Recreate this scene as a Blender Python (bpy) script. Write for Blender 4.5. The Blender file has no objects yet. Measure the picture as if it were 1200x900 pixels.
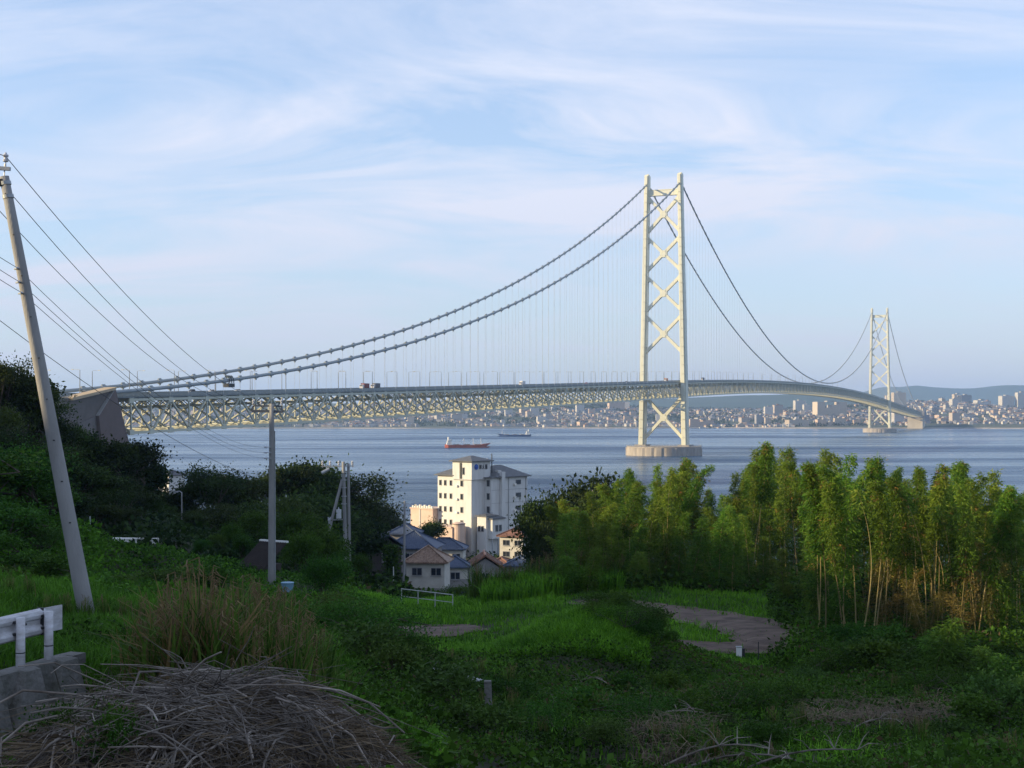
import bpy, bmesh, math, random
import numpy as np
from mathutils import Vector, Matrix
R = math.radians
rng = np.random.default_rng(7)
random.seed(7)
scene = bpy.context.scene
COL = scene.collection

# ------------------------------------------------------------------ camera, world, sun, exposure
F, YH, CAMZ = 1642.0, 485.5, 43.0          # focal length and horizon row (1200 x 900 frame), camera height over the sea
cam = bpy.data.objects.new('camera', bpy.data.cameras.new('camera'))
COL.objects.link(cam)
cam.location = (0, 0, CAMZ); cam.rotation_euler = (R(90), 0, 0)
cam.data.sensor_width = 36; cam.data.lens = F / 1200 * 36
cam.data.shift_y = (YH - 450) / 1200
cam.data.clip_start = 0.5; cam.data.clip_end = 60000
scene.camera = cam

SUN_AZ, SUN_EL = -99.0, 16.0               # degrees, azimuth from the view direction (+Y), clockwise
sd = Vector((math.sin(R(SUN_AZ)) * math.cos(R(SUN_EL)), math.cos(R(SUN_AZ)) * math.cos(R(SUN_EL)), math.sin(R(SUN_EL))))
sun = bpy.data.objects.new('sun', bpy.data.lights.new('sun', 'SUN'))
COL.objects.link(sun)
sun.rotation_euler = sd.to_track_quat('Z', 'Y').to_euler()
sun.data.energy = 5.0; sun.data.angle = R(0.5); sun.data.color = (1.0, 0.78, 0.45)

world = bpy.data.worlds.new('World'); scene.world = world; world.use_nodes = True
SKY_STRENGTH = 0.15
def build_world():
    nt = world.node_tree; nt.nodes.clear()
    N = nt.nodes.new; L = nt.links.new
    sky = N('ShaderNodeTexSky'); sky.sky_type = 'NISHITA'; sky.sun_disc = False
    sky.sun_elevation = R(SUN_EL); sky.sun_rotation = R(SUN_AZ)
    sky.air_density = 1.0; sky.dust_density = 0.3; sky.ozone_density = 4.0; sky.altitude = 0
    tc = N('ShaderNodeTexCoord'); sep = N('ShaderNodeSeparateXYZ'); L(tc.outputs['Generated'], sep.inputs[0])
    zz = N('ShaderNodeMath'); zz.operation = 'MAXIMUM'; L(sep.outputs['Z'], zz.inputs[0]); zz.inputs[1].default_value = 0.0
    za = N('ShaderNodeMath'); za.operation = 'ADD'; L(zz.outputs[0], za.inputs[0]); za.inputs[1].default_value = 0.22
    dx = N('ShaderNodeMath'); dx.operation = 'DIVIDE'; L(sep.outputs['X'], dx.inputs[0]); L(za.outputs[0], dx.inputs[1])
    dy = N('ShaderNodeMath'); dy.operation = 'DIVIDE'; L(sep.outputs['Y'], dy.inputs[0]); L(za.outputs[0], dy.inputs[1])
    cmb = N('ShaderNodeCombineXYZ'); L(dx.outputs[0], cmb.inputs[0]); L(dy.outputs[0], cmb.inputs[1])
    mp = N('ShaderNodeMapping'); L(cmb.outputs[0], mp.inputs[0])
    mp.inputs['Rotation'].default_value = (0, 0, R(-32)); mp.inputs['Scale'].default_value = (0.55, 1.25, 1)
    mp.inputs['Location'].default_value = (3.1, 1.7, 0)
    n1 = N('ShaderNodeTexNoise'); L(mp.outputs[0], n1.inputs['Vector'])
    n1.inputs['Scale'].default_value = 2.3; n1.inputs['Detail'].default_value = 12; n1.inputs['Roughness'].default_value = 0.62
    n1.inputs['Distortion'].default_value = 0.9
    r1 = N('ShaderNodeValToRGB'); L(n1.outputs[0], r1.inputs[0])
    r1.color_ramp.elements[0].position = 0.38; r1.color_ramp.elements[1].position = 0.66
    n2 = N('ShaderNodeTexNoise'); L(mp.outputs[0], n2.inputs['Vector'])
    n2.inputs['Scale'].default_value = 0.75; n2.inputs['Detail'].default_value = 3
    r2 = N('ShaderNodeValToRGB'); L(n2.outputs[0], r2.inputs[0])
    r2.color_ramp.elements[0].position = 0.36; r2.color_ramp.elements[1].position = 0.64
    m = N('ShaderNodeMath'); m.operation = 'MULTIPLY'; L(r1.outputs[0], m.inputs[0]); L(r2.outputs[0], m.inputs[1])
    m2 = N('ShaderNodeMath'); m2.operation = 'MULTIPLY'; L(m.outputs[0], m2.inputs[0]); m2.inputs[1].default_value = 1.1
    veil = N('ShaderNodeMath'); veil.operation = 'ADD'; veil.use_clamp = True; L(m2.outputs[0], veil.inputs[0]); veil.inputs[1].default_value = 0.22
    mixc = N('ShaderNodeMixRGB'); L(veil.outputs[0], mixc.inputs[0]); L(sky.outputs[0], mixc.inputs[1])
    mixc.inputs[2].default_value = (3.55, 3.75, 4.4, 1)          # thin cirrus
    # the thick air low over the sea, the same all round the horizon
    e1 = N('ShaderNodeMath'); e1.operation = 'MULTIPLY'; L(zz.outputs[0], e1.inputs[0]); e1.inputs[1].default_value = -6.5
    e2 = N('ShaderNodeMath'); e2.operation = 'EXPONENT'; L(e1.outputs[0], e2.inputs[0])
    e3 = N('ShaderNodeMath'); e3.operation = 'MULTIPLY'; L(e2.outputs[0], e3.inputs[0]); e3.inputs[1].default_value = 0.85
    mix = N('ShaderNodeMixRGB'); L(e3.outputs[0], mix.inputs[0]); L(mixc.outputs[0], mix.inputs[1]); mix.inputs[2].default_value = (2.36, 2.48, 2.98, 1)
    bg = N('ShaderNodeBackground'); bg.inputs['Strength'].default_value = SKY_STRENGTH; L(mix.outputs[0], bg.inputs['Color'])
    out = N('ShaderNodeOutputWorld'); L(bg.outputs[0], out.inputs['Surface'])
build_world()
vs = scene.view_settings
vs.view_transform = 'Standard'; vs.look = 'None'; vs.gamma = 1; vs.exposure = 0.75; vs.use_curve_mapping = False
scene.cycles.max_bounces = 6; scene.cycles.transparent_max_bounces = 8
scene.cycles.use_denoising = True
scene.cycles.volume_bounces = 0
scene.cycles.caustics_reflective = False; scene.cycles.caustics_refractive = False

def at(px, py, Y):
    """a point of the place from its direction and its distance along the view"""
    return Vector(((px - 600) / F * Y, Y, CAMZ - (py - YH) / F * Y))

# ------------------------------------------------------------------ materials
MATS = {}
def mat(name, col, rough=0.8, var=0.15, vscale=1.0, bump=0.0, bscale=8.0, metallic=0.0, spec=0.3, col2=None, coord='Object', stretch=None, objvar=0.0):
    if name in MATS: return MATS[name]
    m = bpy.data.materials.new(name); m.use_nodes = True
    nt = m.node_tree; N = nt.nodes.new; L = nt.links.new
    b = nt.nodes['Principled BSDF']
    b.inputs['Roughness'].default_value = rough; b.inputs['Metallic'].default_value = metallic
    b.inputs['Specular IOR Level'].default_value = spec
    tc = N('ShaderNodeTexCoord'); vec = tc.outputs[coord]
    if stretch:
        mp = N('ShaderNodeMapping'); L(vec, mp.inputs[0]); mp.inputs['Scale'].default_value = stretch; vec = mp.outputs[0]
    n = N('ShaderNodeTexNoise'); n.inputs['Scale'].default_value = vscale; n.inputs['Detail'].default_value = 5; n.inputs['Roughness'].default_value = 0.65
    L(vec, n.inputs['Vector'])
    cr = N('ShaderNodeValToRGB'); L(n.outputs[0], cr.inputs[0])
    c = np.array(col[:3]); c2 = np.array(col2[:3]) if col2 is not None else None
    lo = c * (1 - var) if c2 is None else c; hi = np.minimum(c * (1 + var), 1) if c2 is None else c2
    cr.color_ramp.elements[0].color = (*lo, 1); cr.color_ramp.elements[1].color = (*hi, 1)
    cr.color_ramp.elements[0].position = 0.32; cr.color_ramp.elements[1].position = 0.68
    o = cr.outputs[0]
    if objvar:
        oi = N('ShaderNodeObjectInfo'); hv = N('ShaderNodeHueSaturation')
        mr = N('ShaderNodeMapRange'); mr.inputs[3].default_value = 1 - objvar; mr.inputs[4].default_value = 1 + objvar
        L(oi.outputs['Random'], mr.inputs[0]); L(mr.outputs[0], hv.inputs['Value']); L(o, hv.inputs['Color']); o = hv.outputs[0]
    L(o, b.inputs['Base Color'])
    if bump:
        nb = N('ShaderNodeTexNoise'); nb.inputs['Scale'].default_value = bscale; nb.inputs['Detail'].default_value = 6; L(vec, nb.inputs['Vector'])
        bp = N('ShaderNodeBump'); bp.inputs['Strength'].default_value = bump; bp.inputs['Distance'].default_value = 0.05
        L(nb.outputs[0], bp.inputs['Height']); L(bp.outputs[0], b.inputs['Normal'])
    MATS[name] = m
    return m

def leaf_mat(name, dark, light, trans=0.35, objvar=0.25, dead=None, dead_at=0.93):
    if name in MATS: return MATS[name]
    m = bpy.data.materials.new(name); m.use_nodes = True
    nt = m.node_tree; nt.nodes.clear(); N = nt.nodes.new; L = nt.links.new
    at_ = N('ShaderNodeAttribute'); at_.attribute_name = 'tint'
    cr = N('ShaderNodeValToRGB'); L(at_.outputs['Fac'], cr.inputs[0])
    cr.color_ramp.elements[0].color = (*dark, 1); cr.color_ramp.elements[1].color = (*light, 1)
    if dead is not None:
        cr.color_ramp.elements[1].position = dead_at - 0.04
        e = cr.color_ramp.elements.new(dead_at); e.color = (*dead, 1)
    oi = N('ShaderNodeObjectInfo'); hv = N('ShaderNodeHueSaturation')
    mr = N('ShaderNodeMapRange'); mr.inputs[3].default_value = 1 - objvar; mr.inputs[4].default_value = 1 + objvar
    L(oi.outputs['Random'], mr.inputs[0]); L(mr.outputs[0], hv.inputs['Value'])
    mh = N('ShaderNodeMapRange'); mh.inputs[3].default_value = 0.5 - objvar * 0.08; mh.inputs[4].default_value = 0.5 + objvar * 0.08
    mul = N('ShaderNodeMath'); mul.operation = 'MULTIPLY'; L(oi.outputs['Random'], mul.inputs[0]); mul.inputs[1].default_value = 7.31
    fr = N('ShaderNodeMath'); fr.operation = 'FRACT'; L(mul.outputs[0], fr.inputs[0])
    L(fr.outputs[0], mh.inputs[0]); L(mh.outputs[0], hv.inputs['Hue'])
    L(cr.outputs[0], hv.inputs['Color'])
    p = N('ShaderNodeBsdfPrincipled'); p.inputs['Roughness'].default_value = 0.6; p.inputs['Specular IOR Level'].default_value = 0.07
    t = N('ShaderNodeBsdfTranslucent')
    L(hv.outputs[0], p.inputs['Base Color']); L(hv.outputs[0], t.inputs['Color'])
    mx = N('ShaderNodeMixShader'); mx.inputs[0].default_value = trans
    L(p.outputs[0], mx.inputs[1]); L(t.outputs[0], mx.inputs[2])
    o = N('ShaderNodeOutputMaterial'); L(mx.outputs[0], o.inputs['Surface'])
    MATS[name] = m
    return m

M_STEEL = mat('bridge_paint', (0.48, 0.485, 0.39), 0.45, 0.05, 0.06)
M_TOWER = mat('tower_paint', (0.59, 0.59, 0.48), 0.45, 0.06, 0.05, stretch=(1, 1, 0.2))
M_DECK = mat('deck_paint', (0.22, 0.25, 0.26), 0.6, 0.08, 0.2)
M_ROAD = mat('bridge_asphalt', (0.07, 0.07, 0.072), 0.9, 0.15, 0.3)
M_HANGER = mat('hanger_rope', (0.48, 0.52, 0.55), 0.5, 0.08, 0.2)
M_CABLE = mat('cable_wrap', (0.27, 0.30, 0.31), 0.5, 0.08, 0.2)
M_PIER = mat('pier_concrete', (0.30, 0.27, 0.24), 0.85, 0.25, 0.25, stretch=(1, 1, 0.25))
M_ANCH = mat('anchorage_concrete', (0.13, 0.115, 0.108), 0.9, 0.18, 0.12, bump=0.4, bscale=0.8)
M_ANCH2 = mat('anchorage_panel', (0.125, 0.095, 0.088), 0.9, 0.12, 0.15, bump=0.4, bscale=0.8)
M_ANCHROOF = mat('anchorage_roof', (0.42, 0.33, 0.22), 0.9, 0.12, 0.3)
M_CONC = mat('old_concrete', (0.075, 0.078, 0.065), 0.92, 0.35, 2.2, col2=(0.19, 0.185, 0.18), bump=0.7, bscale=14)
M_POLE = mat('pole_concrete', (0.25, 0.25, 0.25), 0.85, 0.14, 2.0, bump=0.25, bscale=30, stretch=(1, 1, 0.3))
M_GALV = mat('galvanised_steel', (0.33, 0.35, 0.37), 0.5, 0.15, 3.0, metallic=0.4)
M_GUARD = mat('white_guard_rail', (0.36, 0.35, 0.35), 0.5, 0.14, 4.5, col2=(0.58, 0.59, 0.63), bump=0.1, bscale=20, stretch=(1, 1, 3))
M_DARKSTEEL = mat('dark_steel', (.10, .11, .13), .6, .15, 3)
M_DARK = mat('dark_metal', (0.03, 0.032, 0.036), 0.6, 0.2, 4.0)
M_WIRE = mat('black_wire', (0.035, 0.035, 0.04), 0.7, 0.1, 1.0)
M_WHITE = mat('white_paint', (0.72, 0.72, 0.70), 0.5, 0.08, 0.6)
M_CERAM = mat('insulator_ceramic', (0.45, 0.47, 0.52), 0.3, 0.08, 6)
M_HOTEL = mat('hotel_plaster', (0.56, 0.56, 0.55), 0.85, 0.11, 0.8, stretch=(1, 1, 0.18))
M_PINK = mat('annex_plaster', (0.56, 0.43, 0.36), 0.85, 0.10, 0.4)
M_SLATE = mat('slate_roof', (0.10, 0.105, 0.115), 0.6, 0.25, 1.5)
M_GLASS = mat('window_glass', (0.025, 0.03, 0.04), 0.12, 0.2, 0.5, spec=0.6)
M_FRAME = mat('window_frame', (0.30, 0.30, 0.30), 0.5, 0.1, 2)
M_CULM = mat('bamboo_culm', (0.15, 0.13, 0.05), 0.45, 0.2, 1.5, col2=(0.30, 0.23, 0.09), objvar=0.5)
M_BARK = mat('bark', (0.075, 0.06, 0.048), 0.95, 0.35, 3.0, bump=0.8, bscale=10)
M_BARKPALE = mat('pale_bark', (0.17, 0.16, 0.145), 0.95, 0.3, 3.0, bump=0.6, bscale=10)
M_STALK = mat('dry_stalk', (0.060, 0.046, 0.036), 0.85, 0.3, 1.4, objvar=0.4, col2=(0.30, 0.265, 0.23))
M_STALKDARK = mat('rotten_litter', (0.045, 0.036, 0.030), 0.95, 0.5, 4.0, bump=1.0, bscale=12)
L_BAMBOO = leaf_mat('bamboo_leaf', (0.030, 0.070, 0.010), (0.135, 0.235, 0.028), 0.40, 0.30, dead=(0.26, 0.17, 0.05), dead_at=0.96)
L_BAMBOO2 = leaf_mat('bamboo_leaf_fresh', (0.035, 0.085, 0.010), (0.11, 0.21, 0.026), 0.40, 0.22)
L_DRYB = leaf_mat('bamboo_leaf_dry', (0.075, 0.070, 0.018), (0.21, 0.17, 0.045), 0.40, 0.25)
L_TREE = leaf_mat('tree_leaf', (0.009, 0.020, 0.006), (0.038, 0.064, 0.015), 0.25, 0.30)
L_TREE2 = leaf_mat('tree_leaf_light', (0.020, 0.036, 0.009), (0.066, 0.100, 0.022), 0.28, 0.30)
L_SHRUB = leaf_mat('shrub_leaf', (0.014, 0.040, 0.006), (0.068, 0.150, 0.018), 0.30, 0.28)
L_SHRUB2 = leaf_mat('shrub_leaf_light', (0.022, 0.048, 0.009), (0.085, 0.145, 0.028), 0.30, 0.28, dead=(.12, .08, .04), dead_at=.97)
L_VINE = leaf_mat('vine_leaf', (0.010, 0.036, 0.004), (0.095, 0.24, 0.022), 0.30, 0.0)
L_WEED = leaf_mat('weed_leaf', (0.007, 0.020, 0.003), (0.066, 0.150, 0.016), 0.30, 0.0, dead=(0.085, 0.062, 0.034), dead_at=0.95)
L_GRASS = leaf_mat('grass_blade', (0.032, 0.105, 0.008), (0.18, 0.42, 0.03), 0.35, 0.0)
L_VERGE = leaf_mat('verge_blade', (0.022, 0.070, 0.006), (0.10, 0.25, 0.022), 0.35, 0.0)
L_REED = leaf_mat('reed_blade', (0.028, 0.066, 0.010), (0.105, 0.18, 0.03), 0.35, 0.0, dead=(0.20, 0.14, 0.06), dead_at=0.80)
L_STRAW = leaf_mat('straw_blade', (0.06, 0.045, 0.03), (0.26, 0.20, 0.13), 0.30, 0.0)

# ------------------------------------------------------------------ mesh helpers
class MB:
    """collects shapes, links them as ONE mesh object"""
    def __init__(s): s.v = []; s.f = []; s.m = []; s.cur = 0
    def add(s, verts, faces):
        o = len(s.v); s.v += [tuple(p) for p in verts]; s.f += [tuple(i + o for i in f) for f in faces]; s.m += [s.cur] * len(faces); return s
    def box(s, c, size, ax=None):
        c = Vector(c); ax = ax or (Vector((1, 0, 0)), Vector((0, 1, 0)), Vector((0, 0, 1)))
        h = [Vector(a) * (d / 2) for a, d in zip(ax, size)]
        vs = [c + sx * h[0] + sy * h[1] + sz * h[2] for sz in (-1, 1) for sy in (-1, 1) for sx in (-1, 1)]
        return s.add(vs, [(0, 2, 3, 1), (4, 5, 7, 6), (0, 1, 5, 4), (2, 6, 7, 3), (0, 4, 6, 2), (1, 3, 7, 5)])
    def bounds(s, x0, x1, y0, y1, z0, z1):
        return s.box(((x0 + x1) / 2, (y0 + y1) / 2, (z0 + z1) / 2), (x1 - x0, y1 - y0, z1 - z0))
    def bar(s, p, q, w, h=None, up=(0, 0, 1)):
        p, q = Vector(p), Vector(q); d = q - p; L = d.length; d = d / L
        up = Vector(up)
        if abs(d.dot(up)) > 0.98: up = Vector((1, 0, 0))
        sx = d.cross(up).normalized(); uz = sx.cross(d)
        return s.box((p + q) / 2, (w, L, h or w), (sx, d, uz))
    def tube(s, pts, rad, n=8, cap=True):
        pts = [Vector(p) for p in pts]; vs = []; fs = []
        for i, p in enumerate(pts):
            d = (pts[min(i + 1, len(pts) - 1)] - pts[max(i - 1, 0)]).normalized()
            a = d.cross(Vector((0, 0, 1)))
            a = Vector((1, 0, 0)) if a.length < 1e-3 else a.normalized()
            b = d.cross(a); r = rad[i] if hasattr(rad, '__len__') else rad
            for k in range(n):
                t = 2 * math.pi * k / n; vs.append(p + a * (r * math.cos(t)) + b * (r * math.sin(t)))
        for i in range(len(pts) - 1):
            for k in range(n):
                k2 = (k + 1) % n; fs.append((i * n + k, i * n + k2, (i + 1) * n + k2, (i + 1) * n + k))
        if cap: fs += [tuple(range(n))[::-1], tuple((len(pts) - 1) * n + k for k in range(n))]
        return s.add(vs, fs)
    def prism(s, poly, z0, z1):
        n = len(poly); vs = [(x, y, z0) for x, y in poly] + [(x, y, z1) for x, y in poly]
        return s.add(vs, [tuple(range(n))[::-1], tuple(range(n, 2 * n))] + [(i, (i + 1) % n, n + (i + 1) % n, n + i) for i in range(n)])
    def mesh(s, name, mats, smooth=False):
        me = bpy.data.meshes.new(name); me.from_pydata(s.v, [], s.f)
        for m in (mats if isinstance(mats, (list, tuple)) else [mats]): me.materials.append(m)
        if any(s.m): me.polygons.foreach_set('material_index', s.m)
        if smooth: me.polygons.foreach_set('use_smooth', [True] * len(me.polygons))
        me.update(); return me
    def build(s, name, mats, parent=None, smooth=False, loc=None):
        return put(name, s.mesh(name, mats, smooth), parent, loc)

def put(name, me, parent=None, loc=None, rot=None, scale=None):
    o = bpy.data.objects.new(name, me); COL.objects.link(o)
    if parent is not None: o.parent = parent
    if loc is not None: o.location = loc
    if rot is not None: o.rotation_euler = rot
    if scale is not None: o.scale = scale if hasattr(scale, '__len__') else (scale,) * 3
    return o
def tag(o, label=None, cat=None, group=None, kind=None):
    if label: o['label'] = label
    if cat: o['category'] = cat
    if group: o['group'] = group
    if kind: o['kind'] = kind
    return o
def thing(name, label, cat, loc=(0, 0, 0), rz=0.0, group=None):
    o = bpy.data.objects.new(name, None); COL.objects.link(o); o.empty_display_size = 0.3
    o.location = loc; o.rotation_euler = (0, 0, rz)
    return tag(o, label, cat, group)
def copy_tree(root, loc, rz=0.0, scale=None, label=None, group=None, tilt=None):
    r = root.copy(); COL.objects.link(r); r.location = loc; r.rotation_euler = (tilt[0], tilt[1], rz) if tilt else (0, 0, rz)
    if scale is not None: r.scale = scale if hasattr(scale, '__len__') else (scale,) * 3
    if label: r['label'] = label
    if group: r['group'] = group
    for ch in list(root.children):
        c = ch.copy(); COL.objects.link(c); c.parent = r
        for g in list(ch.children):
            d = g.copy(); COL.objects.link(d); d.parent = c
    return r

def poly_mesh(name, V, nper, mats, tint=None, smooth=False):
    """V: (n, k, 3) array; every k-gon its own face"""
    n, k = V.shape[0], V.shape[1]
    me = bpy.data.meshes.new(name)
    me.vertices.add(n * k); me.vertices.foreach_set('co', V.reshape(-1).astype(np.float32))
    me.loops.add(n * k); me.loops.foreach_set('vertex_index', np.arange(n * k, dtype=np.int32))
    me.polygons.add(n); me.polygons.foreach_set('loop_start', np.arange(0, n * k, k, dtype=np.int32))
    me.update(calc_edges=True)
    if tint is not None:
        a = me.attributes.new('tint', 'FLOAT', 'FACE'); a.data.foreach_set('value', np.clip(tint, 0, 1).astype(np.float32))
    for m in (mats if isinstance(mats, (list, tuple)) else [mats]): me.materials.append(m)
    return me
def unit(a): return a / np.maximum(np.linalg.norm(a, axis=1, keepdims=True), 1e-6)
def leaf_quads(C, D, L, W, r=rng):
    n = len(C); S = unit(np.cross(D, r.normal(size=(n, 3)))); L = L[:, None]; W = W[:, None]
    mid = C + D * L * 0.45
    return np.stack([C, mid + S * W / 2, C + D * L, mid - S * W / 2], axis=1)
def blade_quads(C, H, W, lean, az, r=rng):
    """grass blades: two stacked quads, the upper one narrow"""
    d = np.stack([np.cos(az), np.sin(az), np.zeros_like(az)], 1); s = np.stack([-np.sin(az + r.normal(0, .6, len(az))), np.cos(az), np.zeros_like(az)], 1)
    H1 = H[:, None]; W1 = W[:, None]; ln = lean[:, None]; up = np.array([[0, 0, 1.0]])
    a = C; b = C + d * ln * H1 * 0.30 + up * H1 * 0.60; t = C + d * ln * H1 + up * H1 * (1 - 0.35 * ln)
    q1 = np.stack([a - s * W1 / 2, a + s * W1 / 2, b + s * W1 * .42, b - s * W1 * .42], 1)
    q2 = np.stack([b - s * W1 * .42, b + s * W1 * .42, t + s * W1 * .06, t - s * W1 * .06], 1)
    return np.concatenate([q1, q2])

def vnoise(x, y, seed=0):
    """value noise on arrays"""
    xi = np.floor(x).astype(np.int64); yi = np.floor(y).astype(np.int64); fx = x - xi; fy = y - yi
    fx = fx * fx * (3 - 2 * fx); fy = fy * fy * (3 - 2 * fy)
    def h(a, b):
        k = (a * 374761393 + b * 668265263 + seed * 1442695041) & 0xffffffff
        k = ((k ^ (k >> 13)) * 1274126177) & 0xffffffff
        return ((k ^ (k >> 16)) & 0xffff) / 65535.0
    return (h(xi, yi) * (1 - fx) + h(xi + 1, yi) * fx) * (1 - fy) + (h(xi, yi + 1) * (1 - fx) + h(xi + 1, yi + 1) * fx) * fy
def fbm(x, y, s, oct=4, seed=0):
    t = 0; a = 1; w = 0
    for k in range(oct):
        t = t + a * (vnoise(x / s, y / s, seed + k * 17) - .5); w += a; a *= .5; s /= 2.03
    return t / w

# ------------------------------------------------------------------ near terrain
CTRL = np.array([
 (0,0,41.4),(0,-20,42),(-6,5,41),(6,5,40),(15,0,39.5),(30,0,38.5),(60,0,37),(-8,18,39.85),(-12,20,39.6),(-15,10,40.3),(-10,0,41.2),(-20,30,39.2),(-9,24,39.3),
 (-3.7,17.4,39.75),(-2.2,13.5,39.7),(-1.4,12,39.2),(-3,11,39.7),(-5.2,18,38.85),(-5.2,16,38.9),(-1.9,18,38.5),(-1.0,16,38.5),(-2.8,24,38.1),(0,8,39.8),(3,10,39.0),
 (1.5,14,38.3),(-.6,26,36.6),(0,36,35.0),(0,46,34.2),(-2.4,40,35.3),(-4,42,36),(-5.5,36,37.2),(-8.5,40,37.4),(-8.7,29,38.9),(-11.7,32,38.7),(-14,46,36.6),(-22.7,62,35.0),(-24,80,33.4),(-16,70,34.0),(-30,95,33.0),
 (-33.5,110,32.6),(-28.6,112,32.6),(-18.5,95,32.6),(-14.6,85,32.6),(-14.8,125,29),(-10.4,100,29.4),
 (-6,62,32.6),(-6,85,31.2),(0,60,32.8),(0,90,31.6),(8,62,32.5),(8,85,32.3),(14,66,32.5),(15,80,32.2),(17,58,32.6),(-1.6,55.5,33.5),(0.4,56,34.1),(1.8,56.5,34.7),(3.2,57,35.0),(4.7,57.5,34.9),(6.1,58,33.5),(4,73,32.4),(11,73,32.4),
 (10.7,40,34.2),(9.7,32,35.3),(12.4,34,35.2),(5.5,30,35.8),(4.1,34,35.2),(3.9,40,34.2),(7.9,52,32.7),(12.2,50,33.0),(16.7,50,33.3),(20,55,33.5),(25,40,35),(40,60,33),(60,60,33),(60,100,30),(8,20,37.2),(16,22,36.8),
 (12,95,31.5),(25,90,32),(35,90,32),(5,100,31),(0,115,26.5),(-6,105,27.5),(-3,98,29.2),(10,130,25),(-10,130,24.5),(-3,160,21),(-15,190,18),(-22,235,13.2),(0,235,12),(20,235,12),(-8,360,6.5),(15,360,6.5),(-8,340,7),(-25,300,9),(-40,300,9),(40,300,8),(80,300,8),
 (-60,450,-3),(0,430,-3),(60,420,-3),(150,380,-3),(200,300,-3),(200,200,8),(120,200,14),(60,160,20),(120,60,30),(200,60,26),(120,-60,36),(200,-60,32),(0,-60,44),
 (-33,212,27.5),(-37.5,205,27),(-24,226,14),(-24,205,17),(-21,185,18.5),(-40.5,190,26.5),(-19,240,12.5),(-55,150,40),(-56,170,35),(-54,190,27),(-51,200,22),(-46,125,35),(-31,85,37.4),(-28.5,90,35.2),
 (-110,-60,72),(-110,0,73),(-110,60,72),(-105,120,63),(-95,180,54),(-90,240,43),(-80,300,18),(-170,0,76),(-170,100,70),(-170,200,54),(-160,-80,74),(-260,0,78),(-260,200,60),(-60,0,53),(-60,60,51),(-35,0,44.5),(-35,40,41.5),(-60,-60,52),
 (-100,350,14),(-150,400,20),(-180,500,24),(-185,560,22),(-160,600,-2),(-200,640,-3),(-120,520,-2),(-80,480,-3),(-260,400,40),(-260,600,20),(-260,700,-3),(-100,560,-3),(0,480,-5),(100,480,-5),(200,420,-5)], float)
def _fit():
    P = CTRL[:, :2]; d = np.sqrt(((P[:, None] - P[None]) ** 2).sum(-1) + 9.0)
    n = len(P); A = np.zeros((n + 3, n + 3)); A[:n, :n] = -d + np.eye(n) * 0.15
    A[:n, n] = 1; A[:n, n + 1:] = P; A[n, :n] = 1; A[n + 1:, :n] = P.T
    return np.linalg.solve(A, np.concatenate([CTRL[:, 2], np.zeros(3)]))
_W = _fit()
def hz(x, y):
    x = np.asarray(x, float); y = np.asarray(y, float); sh = x.shape; x = x.ravel(); y = y.ravel(); out = np.empty_like(x)
    for i in range(0, len(x), 50000):
        a, b = x[i:i + 50000], y[i:i + 50000]
        d = np.sqrt((a[:, None] - CTRL[None, :, 0]) ** 2 + (b[:, None] - CTRL[None, :, 1]) ** 2 + 9.0)
        out[i:i + 50000] = -d @ _W[:len(CTRL)] + _W[-3] + _W[-2] * a + _W[-1] * b
    flat = np.clip(np.minimum((y - 57) / 6, (90 - y) / 6), 0, 1) * np.clip(np.minimum((x + 9) / 4, (17 - x) / 4), 0, 1)
    rough = 1 - 0.9 * flat
    out += rough * (fbm(x, y, 9, 3, 3) * 0.9 + fbm(x, y, 1.6, 3, 9) * 0.35) * np.clip(1.2 - np.hypot(x, y) / 900, .2, 1)
    return out.reshape(sh)
def h1(x, y): return float(hz(np.array([x]), np.array([y]))[0])

def axis(segs):
    a = []
    for lo, hi, st in segs: a += list(np.arange(lo, hi, st))
    return np.array(a + [segs[-1][1]])
def grid_mesh(name, xs, ys, Z, m, smooth=True):
    nx, ny = len(xs), len(ys)
    V = np.stack([np.repeat(xs[None], ny, 0), np.repeat(ys[:, None], nx, 1), Z], -1).reshape(-1, 3)
    i = np.arange((nx - 1) * (ny - 1)); r, c = i // (nx - 1), i % (nx - 1); a = r * nx + c
    Fc = np.stack([a, a + 1, a + nx + 1, a + nx], 1)
    me = bpy.data.meshes.new(name); me.vertices.add(len(V)); me.vertices.foreach_set('co', V.ravel().astype(np.float32))
    me.loops.add(Fc.size); me.loops.foreach_set('vertex_index', Fc.ravel().astype(np.int32))
    me.polygons.add(len(Fc)); me.polygons.foreach_set('loop_start', np.arange(0, Fc.size, 4, dtype=np.int32)); me.update(calc_edges=True)
    if smooth: me.polygons.foreach_set('use_smooth', np.ones(len(Fc), bool))
    me.materials.append(m); return me
M_SOIL = mat('soil', (0.018, 0.020, 0.010), 0.95, 0.4, 0.35, bump=1.0, bscale=3.0, col2=(0.040, 0.045, 0.020), coord='Object')
xs = axis([(-260, -60, 6), (-60, -30, 2), (-30, 32, .6), (32, 70, 2), (70, 200, 6)]); ys = axis([(-90, 4, 4), (4, 100, .6), (100, 260, 2.5), (260, 720, 6)])
XX, YY = np.meshgrid(xs, ys)
tag(put('terrain', grid_mesh('terrain', xs, ys, hz(XX, YY), M_SOIL)), 'weedy coastal hillside falling to the sea', kind='structure')

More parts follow.
